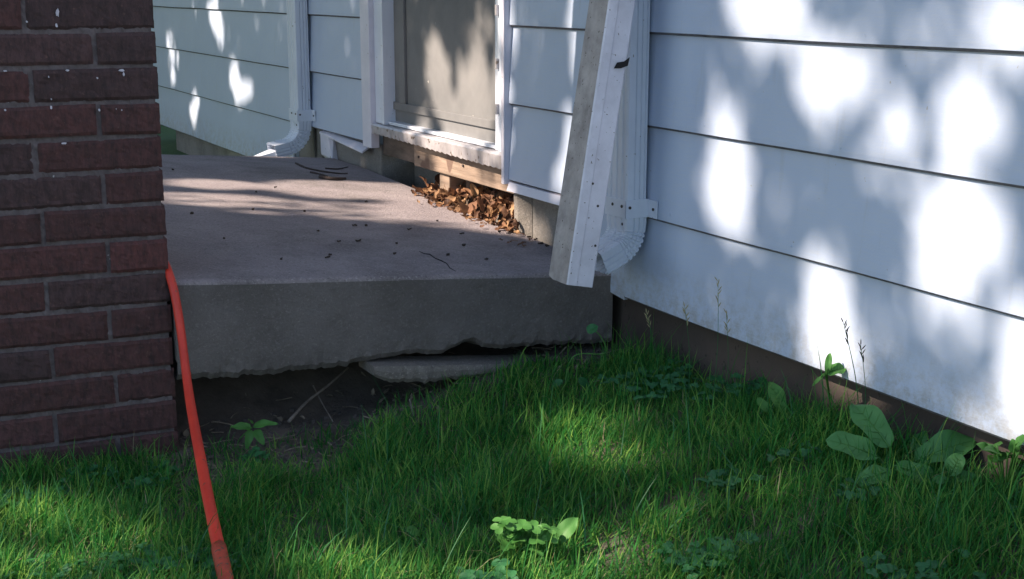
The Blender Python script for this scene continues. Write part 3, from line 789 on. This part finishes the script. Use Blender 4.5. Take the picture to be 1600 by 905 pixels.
where = ['by the base of the brick pillar', 'under the right corner of the brick pillar', 'at the foot of the pillar beside the red tube', 'at the left edge below the pillar', 'in front of the pillar near the left edge', 'in the lower left grass', 'in the bottom left grass beside another patch', 'just left of the lower red tube', 'around the lower end of the red tube', 'at the bottom left of the lawn',
         'in the lower grass right of the bright clover', 'at the bottom right of the bright clover', 'a little above the dark patch in the lower grass', 'where slab and siding meet', 'below the siding right of the slab', 'along the foundation right of the slab', 'beneath the right end of the slab', 'along the brown foundation in mid wall', 'in the grass under the slab corner', 'in the middle right of the lawn', 'in the middle right of the lawn beside its pair',
         'at the lower right of the lawn', 'in the lower right grass', 'under the seedling by the red tube', 'below the single upright leaf', 'left below the big broad leaved weed', 'at the bottom left corner']
for (x, y, n, r), wh in zip(spots, where):
    clover(x, y-10, n, r, 'low dark green leafy ground weed '+wh, mat='ivy', size=.0088, hgt=(.040 if 950 < x < 1180 and y < 640 else .026), name='ground_weed', group='low leafy weeds in the lawn')

# tall seed grasses against the siding
for x0, y0, x1, y1, wh, rad in ((1345, 680, 1318, 505, 'against the brightest lit siding', .0009), (1348, 680, 1345, 540, 'leaning right beside the tallest one', .0007), (1110, 640, 1122, 440, 'before the siding right of the elbow', .0006), (1075, 630, 1070, 480, 'over the dark foundation right of the slab', .0006), (1130, 645, 1135, 490, 'between its two neighbours over the foundation', .0006), (1590, 700, 1550, 625, 'at the right edge before the siding', .0011), (1030, 600, 1010, 490, 'at the siding corner by the slab', .0006)):
    b = gpt(x0, y0+20); t_ = atY(x1, y1, b.y-.03); root = thing('seed_grass', 'thin tall grass stalk '+wh, 'grass stalk', b, 'tall grass stalks along the wall')
    sm = MB(); mid = (b+t_)/2+Vector((.006, 0, .01)); pts = pathpts([b, mid, t_], 6); sm.tube(pts, [rad*1.3*(1-.6*i/len(pts)) for i in range(len(pts))], 5)
    sm.build('stalk', M['ivy'], root)
    sd = MB()
    for k in range(9):
        p = pts[-1]+(pts[-4]-pts[-1])*(k/9); dv = Vector((random.uniform(-1, 1), random.uniform(-.3, .3), 1.2)).normalized()
        leafblade(sd, p, dv, (0, -1, .2), .012, .0022, .1, .2, 'oval', 3, 1)
    sd.build('seed_head', M['straw'] if x0 < 1200 else M['twig'], root, recalc=False)
# bending stalk at slab corner
b = gpt(880, 620); root = thing('bent_weed', 'spindly weed with a bent stalk and small leaf before the right end of the slab', 'weed', b)
sm = MB(); sm.tube(pathpts([b, atY(895, 558, b.y+.02), atY(945, 552, b.y+.03), atY(938, 525, b.y+.03), atY(924, 515, b.y+.03)], 6), .0013, 5); sm.build('stalk', M['weed'], root)
pixleaf(root, M['ivy'], (918, 520), (932, 507), b.y+.03, b.y+.03, 18, 'oval')
pixleaf(root, M['ivy'], (905, 590), (925, 615), b.y, b.y, 18, 'oval')
pixleaf(root, M['ivy'], (880, 596), (862, 600), b.y, b.y, 14, 'oval')

# ------------------------------------------------------------------ sticks, twigs, crumbs, dry leaves
def stick(name, label, pts, rad, mat, group=None):
    o = MB(); pp_ = pathpts(pts, 5); o.tube(pp_, [rad*(1-.5*i/len(pp_))*(1+.2*mnoise.noise(p*60)) for i, p in enumerate(pp_)], 6)
    return tag(o.build(name, mat, loc=Vector(pts[0]), smooth=True), label, 'twig', group)
def gz_pt(x, y, up=.01):
    P = gpt(x, y); P.z += up; return P
stick('stick', 'pale bleached stick lying slanted on the dark soil before the hollow', [gz_pt(452, 672, .02), gz_pt(480, 648, .03), gz_pt(510, 628, .035), gz_pt(545, 597, .035)], .0042, M['pale_twig'])
stick('stick', 'thin pale stick crossing the slanted one on the soil', [gz_pt(490, 622, .03), gz_pt(505, 645, .02), gz_pt(520, 665, .01)], .002, M['pale_twig'])
stick('stick', 'short white splinter standing in the soil below the pale wedge', [gz_pt(646, 650, 0), atY(644, 640, gpt(646, 650).y), atY(640, 624, gpt(646, 650).y)], .003, M['chunk'])
G = 'dark twigs on the slab'
stick('twig', 'longest dark curved twig on the slab under the white stub', [onslab(462, 255, .004), onslab(480, 263, .003), onslab(505, 268, .003), onslab(530, 271, .003), onslab(543, 271, .003)], .004, M['twig'], G)
stick('twig', 'thin dark twig farthest back on the slab near the white stub', [onslab(508, 263, .003), onslab(528, 264, .003), onslab(544, 261, .003)], .003, M['twig'], G)
stick('twig', 'thick dark clot of bark nearest the sunlit streak on the slab', [onslab(500, 276, .005), onslab(518, 279, .006), onslab(540, 279, .004)], .007, M['twig'], G)
stick('twig', 'short dark twig touching the curved one on the slab', [onslab(485, 269, .003), onslab(500, 272, .003), onslab(512, 275, .003)], .003, M['twig'], G)
crumbs = [(555, 352, 7), (530, 377, 6), (572, 352, 4), (722, 365, 6), (725, 383, 5), (640, 358, 5), (560, 376, 9), (617, 396, 4), (516, 398, 4), (497, 361, 4), (395, 327, 4), (430, 293, 4), (512, 402, 5), (270, 265, 4), (572, 315, 4), (683, 345, 4), (827, 370, 6), (845, 380, 8), (838, 374, 5), (780, 362, 5), (795, 365, 7), (400, 300, 3), (700, 398, 4), (620, 380, 3), (476, 330, 3), (300, 333, 4), (350, 372, 3), (760, 405, 4), (440, 404, 3), (855, 384, 6), (810, 358, 7), (770, 350, 6)]
for i, (x, y, r) in enumerate(crumbs):
    c = onslab(x, y, .003); mb = MB(); rr = r*.0011
    n = 7; ring = [c+WV*(rr*.6*math.sin(a)*random.uniform(.6, 1.3))-NV*(rr*math.cos(a)*random.uniform(.6, 1.3))+Vector((0, 0, random.uniform(0, .004))) for a in [2*math.pi*q/n for q in range(n)]]
    mb.sweep([[p-Vector((0, 0, .003)) for p in ring], ring])
    side = 'nearer the wall' if x > 700 else ('in the middle' if x > 480 else 'towards the pillar')
    tag(mb.build('leaf_crumb', M['crumb'], loc=c), 'small dark leaf crumb lying on the slab '+side, 'leaf crumb', 'dark crumbs scattered on the slab '+side)
pb = MB()
for i in range(2600):
    s_ = random.uniform(2.25, 2.80); o_ = random.uniform(.02, 1.15); P = W(s_, o_, 0)
    if inpillar(P.x, P.y, .01): continue
    r_ = random.choice((.0012, .0015, .002, .002, .003, .005))*random.uniform(.7, 1.2); c = Vector((P.x, P.y, gz(P.x, P.y)+r_*.3))
    vs = [c+Vector((random.uniform(.5, 1.2)*r_*a, random.uniform(.5, 1.2)*r_*b, random.uniform(.4, .9)*r_*d)) for a in (-1, 1) for b in (-1, 1) for d in (-1, 1)]
    pb.add(vs, [(0, 1, 3, 2), (4, 6, 7, 5), (0, 4, 5, 1), (2, 3, 7, 6), (0, 2, 6, 4), (1, 5, 7, 3)])
tag(pb.build('soil_crumbs', simple('crumbled_concrete_and_soil', (.035, .03, .027), (.13, .11, .10), 25, .95, .5, .001)), 'crumbled concrete grit and soil lumps along the foot of the slab', 'grit', kind='stuff')
lt = MB()
for i in range(170):
    s_ = random.uniform(2.30, 2.85); o_ = random.uniform(.05, 1.1); P = W(s_, o_, 0)
    if inpillar(P.x, P.y, .02): continue
    if i % 2:
        leafblade(lt, (P.x, P.y, gz(P.x, P.y)+.003), (random.uniform(-1, 1), random.uniform(-1, 1), random.uniform(0, .4)), (random.uniform(-.3, .3), 0, 1), random.uniform(.012, .028), random.uniform(.006, .014), .3, random.uniform(-1, 1.4), 'oval', 4, 1, .001)
    else:
        a = random.uniform(0, 6.28); L_ = random.uniform(.02, .07); p = Vector((P.x, P.y, gz(P.x, P.y)+.003)); d_ = Vector((math.cos(a), math.sin(a), random.uniform(0, .35)))
        q = d_.cross(Vector((0, 0, 1))).normalized()*L_*random.uniform(-.2, .2)
        lt.tube(pathpts([p, p+d_*L_*.5+q, p+d_*L_], 3), [.0011]*7, 4)
tag(lt.build('soil_litter', simple('dry_litter_bits', (.10, .08, .06), (.30, .25, .19), 30, .85, .2), loc=W(2.5, .5, 0), recalc=False), 'dry leaf bits and rootlets strewn on the bare soil before the slab', 'litter', kind='stuff')
# pile of dry leaves
lp = MB()
for i in range(330):
    f = random.random()
    s = 3.12+.66*random.random()**.9; 
    oo_ = random.uniform(-.11, .02+.035*math.sin((s-3.1)/.66*3.1)); back = max(0, (.03-oo_)/.14)
    h = max(0, (.075-.03*ss(3.45, 3.78, s)))*back*random.random()**.6
    c = W(s, oo_, slabz(s, 0)+.004+h)
    dv = Vector((random.uniform(-1, 1), random.uniform(-1, 1), random.uniform(-.6, .9)))
    L_ = random.uniform(.02, .05)
    leafblade(lp, c, dv, (random.uniform(-.6, .6), random.uniform(-.6, .3), .8), L_, L_*random.uniform(.4, .75), random.uniform(.1, .8), random.uniform(-1.5, 1.8), 'oval', 6, 2, .003)
for i in range(46):
    s = random.uniform(2.95, 3.75); oo_ = abs(random.gauss(.0, .05))+.01
    leafblade(lp, W(s, oo_, slabz(s, oo_)+.004), (random.uniform(-1, 1), random.uniform(-1, 1), .1), (0, 0, 1), random.uniform(.012, .03), random.uniform(.008, .018), .3, random.uniform(-1, 1), 'oval', 4, 2, .002)
tag(lp.build('dry_leaf_pile', M['deadleaf'], loc=W(3.45, 0, .28), smooth=True, recalc=False), 'heap of dry curled brown leaves under the door sill', 'leaf pile', kind='stuff')

# ------------------------------------------------------------------ grass
def blades(n, xr, yr, fn, name, mat, hr, wr, label, seed, lean=.8):
    r = np.random.default_rng(seed)
    xs_ = r.uniform(*xr, n*3); ys_ = r.uniform(*yr, n*3); V = []; Fc = []; cnt = 0
    for x, y in zip(xs_, ys_):
        if cnt >= n: break
        d = fn(x, y)
        if r.random() > d: continue
        cl = mnoise.noise(Vector((x*4.5, y*4.5, 3))); h = r.uniform(*hr)*(1+.6*cl)*(1.5 if r.random() < .08 else 1)*(.55+.45*d)
        w_ = r.uniform(*wr); z = gz(x, y)-.004
        flow = 3.0*mnoise.noise(Vector((x*2.5, y*2.5, 11))); az = flow*1.1+r.normal(0, 1.7)
        le = abs(r.normal(.55, .55))*lean; cu = r.uniform(-.1, 1.9)*lean
        dx, dy = math.cos(az), math.sin(az); fa = az+math.pi/2+r.normal(0, .5); sx, sy = math.cos(fa)*w_, math.sin(fa)*w_
        K = 4; px_, pz_, ph = x, z, 0; py_ = y; o = len(V)
        for k in range(K):
            t = k/K; ww = (1-t**2*.8)*.5
            V.append((px_-sx*ww, py_-sy*ww, pz_)); V.append((px_+sx*ww, py_+sy*ww, pz_))
            a = le+cu*t; stp = h/K
            px_ += dx*math.sin(a)*stp; py_ += dy*math.sin(a)*stp; pz_ += math.cos(a)*stp
        V.append((px_, py_, pz_))
        for k in range(K-1): Fc.append((o+2*k, o+2*k+1, o+2*k+3, o+2*k+2))
        Fc.append((o+2*K-2, o+2*K-1, o+2*K)); cnt += 1
    me = bpy.data.meshes.new(name); me.from_pydata(V, [], Fc); me.materials.append(mat)
    o = bpy.data.objects.new(name, me); col.objects.link(o)
    return tag(o, label, 'grass', kind='stuff')
def dens(x, y):
    s, o = toW(Vector((x, y, 0)))
    if o < .012 or inpillar(x, y, .015): return 0
    lim0 = 2.30+.17*(1-ss(.62, .85, o))+.11*(1-ss(.15, .4, o)); k = 1-ss(lim0, lim0+.2, s+.06*mnoise.noise(Vector((x*8, y*8, 0))))
    if o > 1.12: k = 1-ss(2.5, 2.8, s)*.3
    if SLAB_S0-.01 < s < SLAB_S1+.02 and o < 1.06: return 0
    k = max(k, 0.26*(1+mnoise.noise(Vector((x*14, y*14, 2)))) if s < SLAB_S0 else k)
    k *= 1.15-.25*ss(.05, .2, o)
    bare = .6*math.exp(-(((x-.26)/.09)**2+((y-2.24)/.07)**2)); k *= 1-.55*bare
    return k*max(.3, .75+.6*mnoise.noise(Vector((x*9, y*9, 5))))
blades(104000, (-1.5, 1.35), (1.45, 3.0), dens, 'lawn_grass', M['grass'], (.028, .085), (.0010, .0036), 'thick tangled green lawn in the shade before the slab', 3)
blades(6500, (-1.4, 1.3), (1.5, 2.9), dens, 'dry_grass', M['straw'], (.03, .08), (.001, .0022), 'dry straw coloured blades among the green lawn', 5, 1.3)
blades(350, (-1.0, 1.2), (1.7, 2.7), dens, 'tall_grass', M['ivy'], (.09, .16), (.0016, .003), 'longer loose grass blades arching over the lawn', 8, .7)

def dens_wall(x, y):
    s, o = toW(Vector((x, y, 0)))
    return 0 if not (.015 < o < .22 and 1.0 < s < 2.66) else .5+.6*mnoise.noise(Vector((x*9, y*9, 0)))
blades(1500, (.1, 1.1), (1.5, 3.1), dens_wall, 'wall_grass', M['grass'], (.09, .17), (.0014, .003), 'taller unmown grass growing along the foot of the siding', 12, .5)
# ------------------------------------------------------------------ bush beyond the house corner
bc = atY(258, 240, 9.0); bush = thing('bush', 'sunny green bush glimpsed behind the far corner of the house', 'bush', (bc.x-.3, bc.y, .0))
lf = MB()
for i in range(2600):
    p = Vector((random.gauss(0, .5), random.gauss(0, .4), random.gauss(0, .28))); c = Vector((bc.x-.3, bc.y, .45))+p
    if c.z < .02: continue
    leafblade(lf, c, (random.uniform(-1, 1), random.uniform(-1, 1), random.uniform(-.2, 1)), (random.uniform(-.5, .5), -.5, .7), .08, .035, .2, .5, 'oval', 3, 1)
lf.build('foliage', M['weed'], bush, recalc=False)
sm = MB()
for i in range(7):
    a = i*.9; sm.tube([Vector((bc.x-.3, bc.y, -.05)), Vector((bc.x-.3+.3*math.cos(a), bc.y+.3*math.sin(a), .5))], [.012, .006], 5)
sm.build('stem', M['bark'], bush)

hd = thing('added_shade_hedge', 'unseen dense row of dark green foliage added on the left to dim the far siding', 'added_shade_hedge', (-4.4, 7.5, 0))  # out-of-view row of foliage, added to darken the left siding
lf = MB()
for i in range(9000):
    p = Vector((-4.4+random.uniform(-.6, .6), random.uniform(3.2, 12), 1.75*random.random()**.8+.05*random.random()))
    p.z *= 1+.12*mnoise.noise(Vector((p.y*1.3, 0, 0)))
    leafblade(lf, p, (random.uniform(-1, 1), random.uniform(-1, 1), random.uniform(-.2, 1)), (random.uniform(-.5, .5), -.5, .7), .11, .06, .2, .4, 'oval', 2, 1)
lf.build('foliage', M['treeleaf'], hd, recalc=False)
sm = MB()
for i in range(12): sm.tube([Vector((-4.4, 3.5+i*.72, -.05)), Vector((-4.35, 3.55+i*.72, .7)), Vector((-4.45, 3.6+i*.72, 1.4))], [.03, .022, .01], 6)
sm.build('stem', M['bark'], hd)
# ------------------------------------------------------------------ the trees that throw the dappled shade (out of frame, left)
ELL = []   # gaps in the crowns: (cx, cy, rx, ry, angle, openness), where their light lands
def E(*a): ELL.append(a)
# near wall
for e in ((1215, 15, 42, 45, 0, 1.00), (1285, 125, 30, 66, -.25, 1.00), (1527, 185, 28, 40, 0, 1.00), (1140, 290, 26, 58, 0, 1.00), (1130, 200, 18, 50, 0, 0.87), (1508, 378, 56, 66, .4, 1.00), (1592, 60, 18, 48, 0, 1.00),
          (1290, 470, 26, 66, -.1, 1.00), (1315, 555, 22, 40, -.2, 1.00), (1598, 570, 28, 105, 0, 1.00), (1480, 478, 44, 30, .5, .93), (1460, 220, 50, 60, 0, 0.75), (1540, 30, 70, 60, 0, 0.55), (1450, 280, 30, 90, 0, 0.75), (1370, 200, 35, 90, -.3, 0.73),
          (1170, 430, 40, 60, -.3, 0.55), (1240, 350, 30, 50, 0, 0.50), (1400, 530, 50, 50, 0, 0.69), (1145, 60, 24, 60, 0, 0.50), (1480, 100, 40, 50, 0, 0.50), (1340, 50, 40, 50, 0, 0.40), (1450, 590, 90, 40, .3, .66), (1230, 520, 40, 30, .3, 0.50)): E(*e)
# sliver on the middle wall
for e in ((893, 235, 9, 60, .12, 1.00), (905, 60, 7, 60, 0, 1.00), (884, 292, 16, 18, 0, 0.95)): E(*e)
# door, sill, board, leaves
for e in ((668, 110, 14, 52, -.1, 1.00), (652, 150, 5, 30, 0, 0.77), (708, 165, 26, 58, .15, 1.00), (735, 140, 14, 60, 0, 0.92), (766, 175, 10, 46, -.1, 0.95), (696, 205, 22, 34, 0, 1.00), (650, 200, 8, 18, 0, 0.92), (740, 60, 30, 50, 0, 0.77), (692, 222, 22, 16, 0, 1.00), (710, 262, 34, 20, .4, 1.00), (755, 205, 30, 22, 0, 0.92), (790, 120, 7, 120, 0, 0.92), (770, 245, 30, 30, .3, 0.82),
          (740, 315, 75, 28, .35, 1.00), (670, 300, 30, 14, 0, 1.00)): E(*e)
# streaks on the slab
for e in ((548, 297, 126, 13, .05, 1), (620, 304, 80, 9, .04, 1), (660, 292, 50, 10, .0, 1), (335, 288, 70, 7, .03, 1), (335, 312, 110, 9, .03, .97), (530, 326, 190, 9, .06, .93), (690, 331, 100, 15, .06, 1), (600, 341, 190, 7, .07, .92), (790, 354, 50, 10, .1, .97), (450, 330, 150, 6, .03, .86), (430, 309, 90, 5, 0, .8)): E(*e)
# far siding
for e in ((336, 28, 8, 20, 0, 1.00), (376, 142, 13, 14, 0, 1.00), (303, 172, 5, 22, .1, 1.00), (364, 112, 4, 18, 0, 1.00), (268, 85, 6, 25, 0, 0.87), (345, 62, 4, 12, 0, 0.95), (270, 118, 3, 6, 0, 0.95)): E(*e)
# lawn
for e in ((60, 880, 150, 50, 0, .97), (20, 780, 70, 30, 0, .98), (150, 810, 60, 20, .2, .96), (560, 880, 130, 36, .1, .96), (980, 700, 80, 40, .3, .88), (908, 685, 44, 26, 0, 1), (1150, 800, 120, 40, 0, .85), (824, 868, 50, 48, 0, 1.00), (888, 828, 26, 28, 0, 1.00), (1000, 860, 120, 50, 0, .9), (700, 890, 60, 26, 0, 0.77), (1575, 712, 45, 30, 0, 0.95), (1290, 565, 26, 16, 0, 0.95), (1390, 675, 60, 30, .3, 0.55), (300, 890, 60, 30, 0, 0.67), (1300, 840, 120, 50, 0, 0.50), (400, 780, 160, 30, 0, 0.35), (395, 670, 40, 30, 0, 0.55)): E(*e)
ELLn = np.array([(a, b, c, d, math.cos(e), math.sin(e), f) for a, b, c, d, e, f in ELL])
def project(P):
    r = P-np.array([0, 0, CAMZ]); y = r[:, 1]*ct-r[:, 2]*st; up = r[:, 1]*st+r[:, 2]*ct
    y = np.where(y > .2, y, np.nan)
    return 800+F*r[:, 0]/y, 452.5-F*up/y
nvn, wvn, sdn = np.array(NV), np.array(WV), np.array(SD)
def openness(Lp):       # how open the crown is along the sunbeam that passes this point
    d_ = -sdn; best = np.full(len(Lp), 1e9); hit = np.full((len(Lp), 3), np.nan)
    Nn = np.array([0, 0, 1.])-wvn*SK+nvn*STL; D = SZA-SK*2.69+STL*DW
    t = (D-Lp@Nn)/(d_@Nn); H = Lp+t[:, None]*d_; s = H@wvn; o = DW-H@nvn
    ok = (t > 0) & (s > SLAB_S0) & (s < SLAB_S1) & (o > 0) & (o < SLAB_W); best = np.where(ok, t, best); hit[ok] = H[ok]
    t = (.05-Lp[:, 2])/d_[2]; H = Lp+t[:, None]*d_; o = DW-H@nvn; ok = (t > 0) & (t < best) & (o > 0); best = np.where(ok, t, best); hit[ok] = H[ok]
    t = (DW-.01-Lp@nvn)/(d_@nvn); H = Lp+t[:, None]*d_; ok = (t > 0) & (t < best); best = np.where(ok, t, best); hit[ok] = H[ok]
    px_, py_ = project(hit); q = np.zeros(len(Lp))
    for a, b, c, d, ce, se, f in ELLn:
        dx, dy = px_-a, py_-b; u = (dx*ce+dy*se)/c; v = (-dx*se+dy*ce)/d
        if c < 100 and d > 12:
            u = u+.30*np.sin(dy*.16+a)+.22*np.sin(dy*.31+b+dx*.1); v = v+.20*np.sin(dx*.21+b)+.14*np.sin(dx*.43+a+dy*.12)
        with np.errstate(invalid='ignore'): q = np.where(u*u+v*v < 1, np.maximum(q, f), q)
    n_ = np.sin(px_*.085+py_*.03+1)*np.sin(py_*.075-px_*.035)+.6*np.sin(px_*.17-py_*.06)*np.sin(py_*.15+px_*.05+2)
    with np.errstate(invalid='ignore'): q = np.where((px_ > 1050) & (n_ > .42), np.minimum(q, .66), q)
    return q
def leaf_cloud(n, seed):
    r = np.random.default_rng(seed)
    s = r.uniform(.2, 8.6, n); o = r.uniform(-.1, 2.3, n); z = r.uniform(-.1, 1.35, n)
    P = nvn*(DW-o)[:, None]+wvn*s[:, None]+np.array([0, 0, 1.])*z[:, None]
    nr = np.clip((3.3-s)/1.0, 0, 1); nr = nr*nr*(3-2*nr)
    depth = 4.2+1.3*np.sin(s*1.3+1)**2+r.beta(2, 2, n)*(2.4+nr)+2.4*nr
    return P+sdn*depth[:, None], s
C0, sC = leaf_cloud(125000, 21)
up_ = rng.normal(size=(len(C0), 3)); up_ += sdn*1.2; up_ /= np.linalg.norm(up_, axis=1)[:, None]
dr = rng.normal(size=(len(C0), 3)); dr -= up_*(dr*up_).sum(1)[:, None]; dr /= np.linalg.norm(dr, axis=1)[:, None]
sd_ = np.cross(up_, dr); Ls = rng.uniform(.05, .085, len(C0))[:, None]; Wsd = Ls*.36
keep = np.ones(len(C0), bool); rnd = rng.random(len(C0))
for off in (0, .5, 1, -.5, -1):
    for lat in (-1, 0, 1) if abs(off) < 1 else (0,):
        q = openness(C0+dr*Ls*.5*off+sd_*Wsd*lat); keep &= ~(rnd < q)
q = openness(C0); keep &= ~(rnd < q)
# drop the leaves standing in the gaps cut for the sun patches
C0, dr, sd_, up_, Ls, Wsd, sC = C0[keep], dr[keep], sd_[keep], up_[keep], Ls[keep], Wsd[keep], sC[keep]
def tree(name, label, mask, trunk, seed):
    r = random.Random(seed); base = Vector(trunk)
    root = thing(name, label, 'tree', base, 'shade trees left of the house')
    A, D_, S_, U_, l, w_ = C0[mask], dr[mask], sd_[mask], up_[mask], Ls[mask], Wsd[mask]; n = len(A)
    a = A-D_*l*.5; e = A+D_*l*.5; m1 = A-D_*l*.12+S_*w_+U_*l*.06; m2 = A-D_*l*.12-S_*w_+U_*l*.06; m3 = A+D_*l*.22+S_*w_*.75; m4 = A+D_*l*.22-S_*w_*.75
    V = np.stack([a, m1, m3, e, m4, m2], 1).reshape(-1, 3)-np.array(base)
    me = bpy.data.meshes.new('crown'); me.vertices.add(n*6); me.vertices.foreach_set('co', V.ravel())
    me.loops.add(n*6); me.loops.foreach_set('vertex_index', np.arange(n*6)); me.polygons.add(n)
    me.polygons.foreach_set('loop_start', np.arange(n)*6); me.polygons.foreach_set('loop_total', np.full(n, 6)); me.update(calc_edges=True); me.materials.append(M['treeleaf'])
    o = bpy.data.objects.new('crown', me); col.objects.link(o); o.parent = root
    cen = Vector(A.mean(0)); tk = MB(); top = Vector((base.x*.6+cen.x*.4, base.y*.6+cen.y*.4, cen.z-.7))
    tk.tube(pathpts([base-Vector((0, 0, .2)), base+Vector((.05, .03, 1)), top], 6), [.17-.008*i for i in range(13)], 12)
    tk.build('trunk', M['bark'], root, smooth=True)
    lb = MB()
    for k in range(9):
        # limbs keep to the back of the crown, away from the beams that reach the slab
        tgt = Vector(A[r.randrange(n)])+Vector(sdn)*.8+Vector((0, 0, .1))
        lb.tube(pathpts([top-Vector((0, 0, .15)), (top+tgt)/2+Vector((0, 0, .2)), tgt], 5), [.06-.0045*i for i in range(11)], 7)
    lb.build('limb', M['bark'], root, smooth=True)
tree('shade_tree', 'leafy tree left of the yard whose crown dapples the near siding', sC < 4.2, (-8.4, -2.0, 0), 1)
tree('shade_tree', 'leafy tree left of the yard whose crown dapples the far siding', sC >= 4.2, (-8.4, 3.4, 0), 2)
